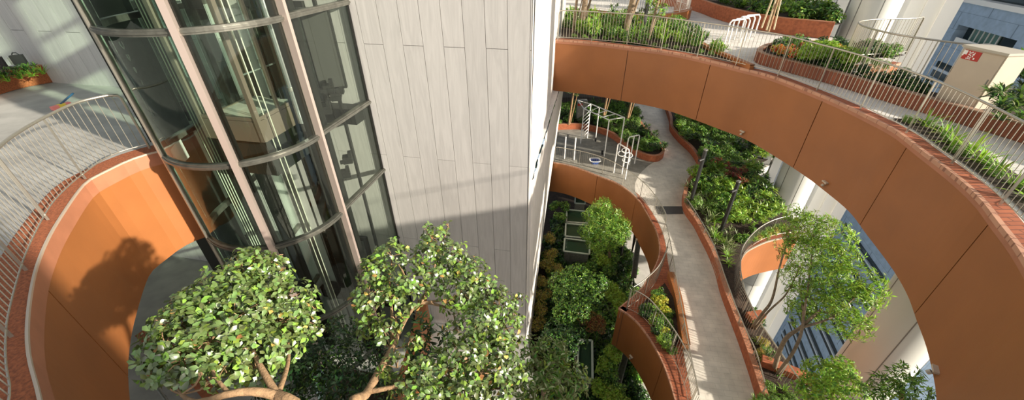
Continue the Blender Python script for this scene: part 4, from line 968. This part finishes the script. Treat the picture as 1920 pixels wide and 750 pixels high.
# planter K
inK = [V((p.x, p.y, 0)) for p in offset(kw, -.3)] + [V((10.9, 5.9, 0)), V((12, 7, 0))] + [p for p in offset(K2[::-1], 0)] + [V((12.2, 13.9, 0)), V((10.4, 14.9, 0)), V((9.2, 14.3, 0))]
clear = lambda x, y: (V((x, y, 0))-V((mid.x, mid.y, 0))).length < .75
fill(inK, .26, .40, ['bushy_dark', 'bushy_dark', 'bushy', 'fine_dark'], .62, 'leafy_shrub', 'low dark leafy shrub in the long tiled planter on the upper deck', 'shrub', 'dark shrubs in the tiled planter', avoid=clear)
for x, y in ((1462, 79), (1474, 82), (1490, 80), (1510, 76), (1578, 78), (1585, 84), (1499, 86)): q = at(x, y, .75); plant('flower', (q.x, q.y, .45), .46, 'flowering_shrub', 'red flowering shrub at the back of the tiled planter', 'shrub', 'red flowering shrubs')
for x, y in ((1525, 80), (1540, 77), (1555, 82), (1570, 88), (1545, 88), (1530, 90), (1590, 95), (1600, 98), (1515, 90)): q = at(x, y, .8); plant('lime', (q.x, q.y, .5), .72, 'lime_shrub', 'bright lime green shrub behind the long railing near the round column', 'shrub', 'lime green shrubs by the upper column')
for x, y in ((1625, 108), (1640, 112), (1612, 102), (1700, 130), (1660, 120)): q = at(x, y, .45); plant('fine', (q.x, q.y, .3), .45, 'ground_shrub', 'small yellowish shrub under the looping railing', 'shrub', 'small shrubs under the looping railing')
for x, y in ((1912, 125), (1925, 150), (1900, 175), (1930, 190), (1880, 200), (1935, 115), (1955, 135), (1965, 160), (1920, 105), (1985, 150)): q = at(x, y, .8); plant('lance_dark' if y > 130 else 'lance', (q.x, q.y, .4), 1.0, 'dark_palm', 'dark spiky plant right of the beige cabinet', 'plant', 'dark spiky plants right of the cabinet')  # outermost clumps added past the frame edge to shade the cabinet side
# strip bed
mid_sb = offset(sbq, -.28)
for i in range(2, len(mid_sb)-1, 2):
    p = mid_sb[i]; plant('strap', (p.x+random.uniform(-.08, .08), p.y, .0), random.uniform(.75, 1.05), 'iris', 'bright green clump of sword shaped leaves just inside the upper right railing', 'plant', 'sword leaved clumps inside the upper right railing')
for i in range(0, len(mid_sb)-1):
    p = mid_sb[i]; s_ = random.uniform(-.2, .2); plant('fine', (p.x+s_, p.y+random.uniform(-.1, .1), -.03), .34, 'ground_cover_plant', 'low creeping plant among the sword shaped leaves at upper right', 'plant', 'creeping plants among the sword shaped leaves')
# bed J
bedJ = jw[2:] + [V((13.4, 17.2, 0)), V((14.2, 21, 0)), V((13.8, 27, 0)), V((9.4, 28.4, 0))]
fill([V((p.x+.3, p.y+.1, 0)) for p in bedJ], .5, .62, ['bushy', 'lance', 'lance_dark', 'lance'], 1.15, 'leafy_shrub', 'lush green shrub behind the tall brown planter wall on the upper deck', 'shrub', 'lush shrubs at the back of the upper deck')
# top-left planter
for k in range(9): q = at(-10+k*11, 150-k*2.2, .45); plant(['strap', 'lance_dark'][k % 2], (q.x, q.y, .35), .62, 'potted_plant', 'dark green strappy plant in the terracotta planter at top left', 'plant', 'strappy plants in the top left planter')
# bed F (behind the exercise bars)
bedF = [V((p.x, p.y+.35, 0)) for p in pf if p.y < 30] + [V((9.3, 31, 0)), V((2.9, 31, 0))]
fill(bedF, ZM+.3, .62, ['bushy', 'lance_dark', 'fine', 'lance_dark'], .95, 'leafy_shrub', 'green shrub in the orange kerbed bed behind the exercise bars', 'shrub', 'shrubs behind the exercise bars')
for k in range(10):
    q = V((7.9+k*.2, 22.9-.25*math.sin(k/9*PI)+ (0 if k < 5 else (k-5)*.25), 0)); plant('bushy', (q.x, q.y, ZM+.36), .5, 'low_shrub', 'low bright leafy shrub at the rounded end of the kerbed bed', 'shrub', 'low bright shrubs at the rounded kerb end')
# bed G: long planting right of the path
def inG(y0, y1): return [V((p.x+.35, p.y, 0)) for p in gw if y0 < p.y < y1]
def rightG(y0, y1):
    q = [p for p in hDi if y0 < p.y < y1]; return q
top = inG(20.4, 30) + [V((11.5, 20.2, 0)), V((16.2, 21.5, 0)), V((16.4, 30, 0))]
fill(top, ZM+.38, .6, ['bushy', 'lance_dark', 'fine', 'lance'], 1.1, 'leafy_shrub', 'dense green shrub in the far end of the winding bed right of the path', 'shrub', 'shrubs in the far part of the winding bed')
midp = [p for p in inG(14.6, 20.4)] + [V((9.6, 14.6, 0)), V((13.2, 15.2, 0)), V((13.5, 17.5, 0)), V((14.4, 20.4, 0)), V((11.2, 20.4, 0))]
fill(midp, ZM+.32, .48, ['lance', 'lance', 'lime', 'bushy', 'lance', 'lance_dark'], 1.1, 'leafy_shrub', 'bright lance leaved shrub in the middle of the winding bed near the lamp posts', 'shrub', 'bright shrubs around the lamp posts', avoid=lambda x, y: x < 10.2 and y < 18.6)
fill([V((9.2, 14.6, 0)), V((10.3, 15, 0)), V((11.0, 18.6, 0)), V((9.6, 18.4, 0)), V((9.0, 16.6, 0))], ZM+.32, .4, ['pale', 'fine', 'pale', 'strap'], .95, 'grassy_plant', 'pale striped grassy plant in the winding bed beside the path', 'plant', 'grassy plants beside the path')
nar = inG(11.6, 14.8) + [p for p in hDi if 11.0 < p.y < 14.0 and p.x < 11.5][::1]
fill(nar[:len(inG(11.6, 14.8))] + sorted([p for p in hDi if 11.4 < p.y < 14.2 and p.x < 11.6], key=lambda p: p.y), ZM+.32, .34, ['pale', 'pale', 'bushy', 'strap'], .8, 'grassy_plant', 'pale striped grassy plant in the narrow end of the bed by the round opening', 'plant', 'grassy plants in the narrow end of the bed')
for x, y in ((1345, 300), (1372, 325), (1378, 318), (1385, 330), (1395, 318), (1392, 338), (1366, 312)): q = at(x, y, ZM+1.0); plant('red', (q.x, q.y, ZM+.7), .75, 'red_shrub', 'red leaved spiky shrub among the green planting', 'shrub', 'red spiky shrubs near the lamp post')
for x, y in ((1412, 590), (1420, 606), (1408, 600), (1422, 640), (1436, 655), (1445, 670), (1430, 642), (1440, 680), (1462, 700), (1415, 748), (1452, 735), (1470, 730), (1485, 745), (1440, 725), (1430, 745), (1455, 755), (1475, 752), (1426, 665)): q = at(x, y, ZM+.4); plant(random.choice(['croton', 'strap', 'lance_dark', 'fine']), (q.x, q.y, ZM+.3), .55, 'narrow_bed_plant', 'small plant in the narrow bed between the path railing and the outer curved railing', 'plant', 'plants between the two right railings')
for k in range(12):
    q = at(1470-k*5, 443+k*2.2, ZM+.3); plant(['croton', 'fine', 'lance'][k % 3], (q.x+.1, q.y+.45, ZM+.35), .6, 'edge_plant', 'yellowish leafy plant behind the curved railing above the peach band', 'plant', 'plants above the peach band')
# triangular bed
for x, y, k, s_ in ((1238, 560, 'gold', .8), (1245, 575, 'gold', .7), (1232, 548, 'bushy', .65), (1225, 575, 'bushy', .7), (1212, 580, 'bushy_dark', .6), (1236, 600, 'bushy', .7), (1248, 612, 'gold', .45), (1252, 625, 'bushy', .6), (1240, 545, 'bushy', .6), (1242, 632, 'lance', .55), (1225, 598, 'lance', .5), (1255, 640, 'lance', .5), (1218, 568, 'bushy', .6), (1230, 585, 'gold', .5), (1244, 590, 'bushy', .6), (1258, 600, 'bushy', .5), (1262, 622, 'bushy', .5), (1262, 648, 'bushy', .5), (1205, 572, 'bushy_dark', .5), (1256, 580, 'bushy', .5), (1234, 615, 'bushy_dark', .5)):
    q = at(x, y, ZM+.35); plant(k, (q.x, q.y, ZM), s_*1.05, 'gold_shrub' if k == 'gold' else 'small_shrub', 'golden yellow shrub in the triangular bed' if k == 'gold' else 'green shrub in the triangular bed at the pointed corner', 'shrub', 'golden shrubs in the triangular bed' if k == 'gold' else 'green shrubs in the triangular bed')
# garden level
bedg = [(1.2, 7.5), (1.0, 10.5), (1.7, 15), (2.4, 21.5), (6.5, 21.0), (7.0, 18.8), (6.7, 16), (6.2, 13.5), (6.3, 10.5), (5.2, 7), (3, 5.5)]
ventc = [o for o in bpy.data.objects if o.name.startswith('glazed_vent')]
nov = lambda x, y: any((V((x, y, 0))-V((o.location.x, o.location.y, 0))).length < .75 for o in ventc)
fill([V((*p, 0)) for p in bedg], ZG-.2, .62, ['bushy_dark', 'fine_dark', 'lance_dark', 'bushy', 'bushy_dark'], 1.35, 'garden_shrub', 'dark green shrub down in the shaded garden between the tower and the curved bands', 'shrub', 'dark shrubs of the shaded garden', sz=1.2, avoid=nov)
def at_g(x, y, h=1.0): q = at(x, y, ZG+h); return (q.x, q.y, ZG+h-.5)
for x, y in ((1033, 440), (1030, 470), (1022, 520), (1020, 545), (1017, 570), (1012, 600), (1028, 490), (1040, 500)): plant('croton', at_g(x, y, 1.6), 1.1, 'golden_shrub', 'yellow and orange leaved shrub along the foot of the tower side', 'shrub', 'yellow and orange shrubs along the tower foot')
for x, y in ((1150, 535), (1160, 552), (1165, 570), (1140, 540), (1170, 560), (1130, 480), (1165, 640), (1155, 655)): plant('lime', at_g(x, y, 1.9), 1.0, 'lime_shrub', 'sunlit yellow-green shrub in the garden beside the pointed balcony corner', 'shrub', 'yellow-green shrubs beside the pointed corner')
for x, y in ((1105, 600), (1115, 592), (1098, 588), (1125, 605)): plant('russet', at_g(x, y, 1.6), 1.0, 'russet_shrub', 'reddish brown shrub in the middle of the shaded garden', 'shrub', 'reddish brown shrubs in the garden')
for x, y in ((1150, 690), (1140, 710), (1160, 720), (1135, 680), (1145, 735), (1165, 745), (1125, 720)): plant('lime' if x % 2 else 'bushy', at_g(x, y, 1.6), 1.0, 'leafy_shrub', 'leafy sunlit shrub at bottom centre under the pointed balcony', 'shrub', 'sunlit shrubs at bottom centre')
for x, y in ((1095, 365), (1060, 380), (1040, 380), (1050, 400), (1120, 470), (1140, 500), (1110, 490), (1150, 480), (1135, 440)): plant('bushy', at_g(x, y, 1.7), 1.05, 'leafy_shrub', 'half shaded leafy shrub around the glazed vents', 'shrub', 'half shaded shrubs around the vents')

# ------------------------------------------------------------------ trees
def tree(name, label, limbs, blobs, L, W, shape, mats, probs, dens, whorl, bark=BARK, cat='tree', up=.5, flat=.8, inner=.35, twigs=True):
    t = empty(name, limbs[0][0][0], label, cat)
    for k, (pts, r0, r1) in enumerate(limbs):
        P = smooth(pts, .12); mb = MB(); mb.tube(P, [r0+(r1-r0)*i/(len(P)-1) for i in range(len(P))], 10)
        mb.build('trunk' if k == 0 else 'branch', bark, t, True)
    ends = [V(l_[0][-1]) for l_ in limbs]
    if twigs:
        mb = MB()
        for c, r in blobs:
            e = min(ends, key=lambda p: (p-V(c)).length); c = V(c); m1 = e.lerp(c, .5)+V((0, 0, -.05))
            mb.tube(smooth([e, m1, c], .15), .010, 5)
            for _ in range(4):
                u = V(unit(1)[0]); u.z = abs(u.z)*.7; mb.tube([c, c+u*r*.5+V((0, 0, .03)), c+u*r*.9], .006, 4)
        mb.build('twigs', bark, t)
    me = foliage_mesh('foliage', [blob_leaves([(tuple(c), r) for c, r in blobs], dens, whorl, L, W, shape, up, flat, probs, inner)], mats)
    me.polygons.foreach_set('use_smooth', [True]*len(me.polygons))
    o = bpy.data.objects.new('foliage', me); link(o, t); o.matrix_parent_inverse = Matrix.Translation(t.location).inverted()
    return t
B_ = lambda L_: [(atd(x, y, d), r) for x, y, d, r in L_]
GM = [L_MAIN, L_LIGHT, L_YEL]
left_blobs = B_([(455, 505, 6.1, .30), (500, 510, 6.2, .28), (420, 545, 6.0, .34), (480, 560, 6.0, .40), (540, 560, 6.1, .34), (375, 585, 5.8, .34), (440, 600, 5.7, .42), (520, 610, 5.8, .38), (560, 600, 6.0, .26),
                 (335, 615, 5.6, .28), (395, 640, 5.5, .36), (470, 655, 5.5, .36), (310, 650, 5.5, .24), (345, 680, 5.4, .26), (300, 690, 5.5, .16), (420, 690, 5.3, .22), (525, 650, 5.7, .28), (330, 600, 5.8, .2), (480, 690, 5.4, .20), (290, 665, 5.5, .10), (315, 705, 5.4, .08), (350, 570, 5.9, .10), (385, 545, 6.0, .12), (590, 580, 6.0, .10), (585, 620, 5.9, .10), (470, 478, 6.2, .10), (520, 485, 6.2, .10), (300, 715, 5.4, .07), (395, 715, 5.0, .06), (378, 700, 4.9, .05)])
j = atd(520, 742, 5.0); 
tree('broadleaf_tree', 'glossy broad-leaved tree at lower left in front of the glass shaft',
     [([V((-3.1, 1.7, ZL)), V((-3.0, 1.6, -4)), V((-2.6, 1.9, -1.5)), atd(560, 775, 4.9), j], .11, .055),
      ([j, atd(490, 690, 5.2), atd(470, 650, 5.5)], .04, .02), ([j, atd(480, 734, 5.0), atd(430, 738, 5.0), atd(370, 755, 5.0), atd(340, 740, 5.2)], .05, .016),
      ([atd(430, 738, 5.0), atd(400, 700, 5.2), atd(390, 650, 5.4)], .02, .01), ([j, atd(540, 680, 5.4), atd(540, 620, 5.8)], .03, .015)],
     left_blobs, .086, .054, 'ovate', GM, (11, 1.6, .22), 62, 5)
sp_ = atd(372, 712, 4.9)
mid_blobs = B_([(815, 450, 6.3, .22), (845, 480, 6.2, .28), (800, 475, 6.2, .2), (735, 480, 6.2, .26), (700, 510, 6.1, .24), (728, 560, 5.9, .14), (742, 600, 5.7, .10), (700, 590, 5.9, .14), (770, 640, 5.5, .10), (790, 690, 5.3, .12), (855, 620, 5.7, .18), (840, 425, 6.4, .08), (800, 432, 6.4, .10), (975, 560, 6.1, .08), (965, 640, 5.9, .12), (760, 520, 6.0, .30), (880, 515, 6.1, .30), (905, 545, 6.0, .30), (860, 550, 5.9, .32), (690, 555, 6.0, .24),
                (935, 575, 6.0, .28), (900, 600, 5.8, .34), (940, 620, 5.9, .24), (915, 650, 5.7, .30), (865, 670, 5.5, .32), (830, 700, 5.4, .28), (900, 705, 5.5, .26), (720, 620, 5.7, .18), (745, 690, 5.3, .2),
                (770, 720, 5.2, .22), (940, 665, 5.8, .2), (690, 610, 5.9, .16), (935, 730, 5.6, .18), (855, 735, 5.3, .2), (770, 550, 6.0, .24), (820, 520, 6.1, .26), (950, 700, 5.7, .24), (875, 740, 5.3, .26), (920, 745, 5.5, .24), (800, 745, 5.1, .2), (960, 600, 6.0, .14)])
j2 = atd(735, 655, 5.6)
tree('broadleaf_tree', 'glossy broad-leaved tree at bottom centre in front of the pale tower wall',
     [([V((-1.8, 1.6, -8.3)), V((-1.8, 1.7, -4)), atd(660, 800, 4.9), atd(690, 735, 5.2), j2], .10, .045),
      ([j2, atd(760, 600, 5.9), atd(790, 568, 6.0), atd(850, 580, 6.0)], .035, .014), ([atd(790, 568, 6.0), atd(810, 520, 6.1), atd(820, 470, 6.2)], .022, .012), ([j2, atd(735, 600, 5.9), atd(730, 520, 6.1)], .028, .012),
      ([atd(690, 735, 5.2), atd(760, 720, 5.2), atd(850, 690, 5.4)], .03, .012), ([atd(790, 568, 6.0), atd(860, 560, 6.0), atd(920, 560, 6.0)], .02, .01)],
     mid_blobs, .084, .052, 'ovate', GM, (10, 2.2, .22), 62, 5)
# spray of large round leaves at lower left
r_blobs = B_([(385, 690, 4.9, .06), (380, 712, 4.8, .07), (400, 725, 4.7, .07)])
# shaded trees and shrubs below
dk = B_([(600, 660, 8.0, .55), (650, 700, 7.8, .6), (560, 710, 7.6, .55), (620, 740, 7.4, .55), (700, 640, 8.2, .45), (550, 660, 8.2, .4), (700, 740, 7.6, .4), (520, 720, 7.8, .4), (640, 620, 8.6, .35)])
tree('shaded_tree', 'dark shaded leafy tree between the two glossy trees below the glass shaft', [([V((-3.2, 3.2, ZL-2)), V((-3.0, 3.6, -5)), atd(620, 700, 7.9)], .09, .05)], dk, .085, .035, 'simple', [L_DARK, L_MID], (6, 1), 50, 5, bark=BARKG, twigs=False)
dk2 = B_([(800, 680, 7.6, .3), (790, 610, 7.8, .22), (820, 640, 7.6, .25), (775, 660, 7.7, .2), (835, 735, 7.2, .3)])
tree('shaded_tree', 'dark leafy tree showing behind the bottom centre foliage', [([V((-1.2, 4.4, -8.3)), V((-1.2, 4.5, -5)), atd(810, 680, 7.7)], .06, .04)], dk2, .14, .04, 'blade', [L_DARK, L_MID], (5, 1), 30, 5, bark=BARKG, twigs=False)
rb2 = B_([(1000, 680, 8.6, .32), (1035, 655, 8.9, .30), (1050, 690, 8.6, .36), (1010, 715, 8.3, .36), (1060, 725, 8.3, .36), (975, 735, 8.0, .34), (1085, 705, 8.7, .22), (1030, 745, 8.0, .35), (960, 700, 8.4, .25), (1000, 645, 9.0, .2)])
tree('schefflera_tree', 'tree with pale whorled leaves at bottom centre below the tower corner', [([V((.7, 4.6, ZG)), V((.7, 4.8, -8)), atd(1020, 710, 8.5)], .08, .05)], rb2, .13, .045, 'ovate', [L_OLIVE, L_PALE, L_MID, L_LIME], (4, 2, 3, 1), 26, 7, bark=BARKG, twigs=False)
# slender tree on the right with bamboo-like leaves
sl = B_([(1500, 425, 14.8, .55), (1530, 430, 14.6, .6), (1560, 445, 14.4, .6), (1505, 470, 14.5, .5), (1545, 480, 14.2, .6), (1580, 480, 14.2, .45), (1500, 520, 14.0, .5), (1560, 530, 13.8, .7), (1610, 530, 13.8, .6), (1520, 560, 13.6, .6), (1600, 565, 13.6, .6), (1560, 590, 13.3, .6), (1640, 545, 13.8, .35), (1505, 590, 13.2, .4), (1600, 610, 13.2, .4), (1490, 400, 15, .35)])
f1_ = at(1452, 690, ZM+.3); f2_ = at(1440, 600, ZM+.3)
tree('slender_tree', 'multi-stemmed slender tree with fine bright foliage leaning out over the street at right',
     [([f1_, atd(1470, 640, 11.6), atd(1500, 615, 12.4), atd(1540, 580, 13.2)], .07, .035), ([at(1458, 700, ZM+.3), atd(1490, 655, 11.6), atd(1506, 600, 12.6), atd(1500, 540, 13.8)], .05, .025),
      ([atd(1500, 615, 12.4), atd(1560, 595, 13), atd(1600, 560, 13.5)], .035, .015), ([atd(1506, 600, 12.6), atd(1520, 500, 14), atd(1525, 440, 14.5)], .03, .012)],
     sl, .15, .028, 'simple', [L_LIGHT, L_LIME, L_MID], (5, 4, 2), 25, 6, bark=BARKG, up=-.2)
tree('slender_tree', 'thin bare forked tree growing up behind the outer curved railing', [([at(1412, 612, ZM+.3), atd(1428, 590, 12.8), atd(1448, 560, 13.4), atd(1462, 500, 14.4), atd(1480, 440, 15)], .06, .02),
     ([at(1416, 616, ZM+.3), atd(1440, 585, 12.8), atd(1475, 550, 13.5), atd(1500, 500, 14.3)], .045, .015)], B_([(1478, 460, 15, .35), (1490, 440, 15, .4), (1480, 490, 14.8, .3)]), .14, .028, 'simple', [L_OLIVE, L_BROWN, L_LIGHT], (3, 2, 3), 26, 5, bark=BARKG, up=-.2)
# low crowns at lower right
lr = B_([(1540, 700, 12.8, .42), (1570, 705, 12.6, .42), (1590, 735, 12.2, .42), (1540, 740, 12.2, .45), (1515, 725, 12.4, .3), (1580, 690, 12.9, .3)])
tree('leafy_tree', 'round yellow-green tree crown at lower right in front of the huge column', [([atd(1560, 900, 14.5), atd(1560, 800, 13.2), atd(1560, 730, 12.6)], .08, .05)], lr, .10, .045, 'simple', [L_LIGHT, L_LIME, L_MID], (3, 3, 2), 55, 5, twigs=False)
lr2 = B_([(1660, 725, 11.8, .26), (1690, 715, 11.8, .28), (1715, 735, 11.5, .3), (1680, 745, 11.4, .3), (1640, 740, 11.6, .2), (1705, 700, 12, .2)])
tree('leafy_tree', 'spiky leaved tree crown at lower right beside the edge of the terracotta band', [([atd(1690, 900, 13.5), atd(1690, 800, 12.2), atd(1690, 735, 11.7)], .07, .04)], lr2, .15, .03, 'simple', [L_MID, L_LIGHT, L_DARK], (4, 3, 1), 36, 5, twigs=False)
# feathery tree in the garden in front of the curved band
ft = B_([(1130, 388, 21.0, .55), (1115, 405, 20.6, .6), (1145, 405, 20.6, .6), (1130, 425, 20.2, .75), (1160, 425, 20.2, .6), (1105, 435, 20.0, .5), (1145, 445, 19.8, .7), (1170, 440, 19.8, .35), (1120, 455, 19.6, .55)])
tree('feathery_tree', 'feathery bright green tree in front of the curved band below the exercise deck', [([V((5.2, 15.6, ZG)), V((5.2, 15.8, ZG+1.5)), atd(1135, 430, 20.2)], .09, .05)], ft, .20, .035, 'simple', [L_LIGHT, L_MID, L_LIME], (3, 4, 1), 30, 6, bark=BARKG, twigs=False, up=-.1)
g2_ = B_([(1055, 530, 17.2, .6), (1080, 520, 17.4, .65), (1065, 555, 16.8, .65), (1095, 545, 17.0, .65), (1115, 560, 16.8, .45), (1085, 580, 16.4, .55), (1060, 585, 16.4, .5), (1120, 530, 17.2, .5)])
tree('garden_tree', 'rounded fine-leaved tree in the middle of the shaded garden', [([V((3.2, 12.3, ZG)), V((3.2, 12.3, ZG+1)), atd(1085, 555, 17)], .09, .05)], g2_, .09, .045, 'simple', [L_MID, L_DARK, L_LIGHT], (5, 3, 2), 60, 6, bark=BARKG, twigs=False)
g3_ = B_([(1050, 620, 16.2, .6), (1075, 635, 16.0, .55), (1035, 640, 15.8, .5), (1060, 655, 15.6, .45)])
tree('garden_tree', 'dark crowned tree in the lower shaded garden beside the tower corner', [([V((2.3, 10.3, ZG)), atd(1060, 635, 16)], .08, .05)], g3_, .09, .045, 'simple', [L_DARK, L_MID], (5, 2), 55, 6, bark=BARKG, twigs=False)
# upper deck trees: trunks and loose crowns
for x, y, tx, lab, r_ in ((1088, 78, 1095, 'grey trunked tree near the left end of the upper railing', .13), (1170, 84, 1186, 'leaning brown trunked tree behind the upper railing', .14), (1074, 78, 1076, 'thin reddish trunk near the left end of the upper railing', .06), (1215, 92, 1226, 'young tree with pale green leaves behind the upper railing', .06)):
    b_ = at(x, y-14, 0); b_.y = min(b_.y, 20.8); q = V((b_.x+(tx-x)*.02, b_.y+.2, 4.2))
    cr = [(q+V((random.uniform(-.9, .9), random.uniform(-.7, .7), random.uniform(.2, 1.0))), .5) for _ in range(5)]
    if x == 1215: cr = [(V((b_.x+random.uniform(-.4, .4), b_.y+random.uniform(-.4, .4), 1.2+.3*k)), .28) for k in range(5)]
    tree('terrace_tree', lab, [([b_, b_.lerp(q, .5)+V((.08, 0, 0)), q], r_, r_*.7), ([b_+V((.05, 0, .3)), b_.lerp(q, .4)+V((.35, .1, 0)), q+V((.5, .2, -.3))], r_*.4, r_*.25)], cr, .16, .05, 'simple', [L_MID, L_LIGHT, L_OLIVE], (3, 3, 1), 22, 5, bark=BARKG)
b_ = V((p.x, p.y, .45)) if False else at(1440, 60, .45); q = V((b_.x+.1, b_.y+.3, 4.5))
tree('terrace_tree', 'young staked tree with red tips on the upper deck', [([b_, q], .05, .04)], [(q+V((.2, 0, .4)), .5), (q+V((-.4, .2, .6)), .4)], .14, .05, 'simple', [L_MID, L_LIGHT], (1, 1), 22, 5)
for x, y, s_ in ((1066, 195, 1.0), (1175, 190, .9), (1130, 185, .9)):
    b_ = at(x, y+38, ZM+.4); b_.y = min(b_.y, 30.5); q = V((b_.x+.2, b_.y, ZM+3.2))
    tree('palm', {1066: 'small palm-like tree left of the climbing frame', 1175: 'tall slender tree behind the planted kerb, nearest the path', 1130: 'slender tree behind the middle of the climbing frame'}[x], [([b_, q], .09, .06), ([b_+V((.1, 0, 0)), q+V((.3, .1, -.4))], .05, .03)], [(q, .45), (q+V((.2, .1, -.35)), .35), (q+V((-.25, .1, -.2)), .35)], .24, .04, 'simple', [L_OLIVE, L_LIGHT, L_PALE], (3, 3, 2), 24, 5, bark=BARK, up=-.3)

# leave out plants the photograph shows nothing of (outside the frame or wholly behind other things)
bpy.context.view_layer.update(); dg = bpy.context.evaluated_depsgraph_get(); eye = V((0, 0, H)); gone = []
for o in [o for o in bpy.data.objects if o.type == 'MESH' and not o.parent and o.get('category') in ('shrub', 'plant')]:
    c0_ = o.matrix_world.translation; r_ = .42*o.scale.x; seen = False
    for dx, dy, dz in ((0, 0, .8), (.7, 0, .6), (-.7, 0, .6), (0, 0, 1.3), (0, -.7, .6), (0, .6, .9), (.5, -.5, 1), (-.5, -.5, 1), (0, 0, .3)):
        q = c0_ + V((dx, dy, dz))*r_; px, py = pr(q)
        if not (-15 < px < 1935 and -15 < py < 765): continue
        d_ = q-eye; L0 = d_.length; d_.normalize(); p0 = eye.copy(); ok = True
        for _ in range(12):
            h = S.ray_cast(dg, p0, d_)
            if not h[0] or (h[1]-eye).length > L0-.35 or h[4] == o: break
            nm_ = h[4].name
            if nm_.startswith(('glass', 'baluster', 'handrail', 'bottom_rail', 'post', 'window_glass')): p0 = h[1]+d_*.01; continue
            ok = False; break
        if ok: seen = True; break
    if not seen: gone.append(o)
for o in gone: bpy.data.objects.remove(o)

# ------------------------------------------------------------------ light
w = bpy.data.worlds.new('sky'); S.world = w; w.use_nodes = True; n = w.node_tree.nodes; l = w.node_tree.links
sk = n.new('ShaderNodeTexSky'); sk.sky_type = 'NISHITA'; sk.sun_disc = False; sk.sun_elevation = math.radians(30); sk.sun_rotation = math.radians(120); sk.air_density = 1.2; sk.dust_density = 2
bg = n['Background']; hsv = n.new('ShaderNodeHueSaturation'); hsv.inputs['Saturation'].default_value = .45; l.new(sk.outputs[0], hsv.inputs['Color']); l.new(hsv.outputs[0], bg.inputs[0]); bg.inputs['Strength'].default_value = .15
sun = bpy.data.lights.new('sun', 'SUN'); sun.energy = 9; sun.angle = math.radians(1.2); sun.color = (1, .90, .77)
so = bpy.data.objects.new('sun', sun); COL.objects.link(so)
dl = V((-.885, .465, -.33)); so.rotation_euler = dl.to_track_quat('-Z', 'Y').to_euler(); so.location = (20, -12, 12)
S.view_settings.view_transform = 'Standard'; S.view_settings.look = 'None'; S.view_settings.gamma = 1; S.view_settings.use_curve_mapping = False
S.view_settings.exposure = .08
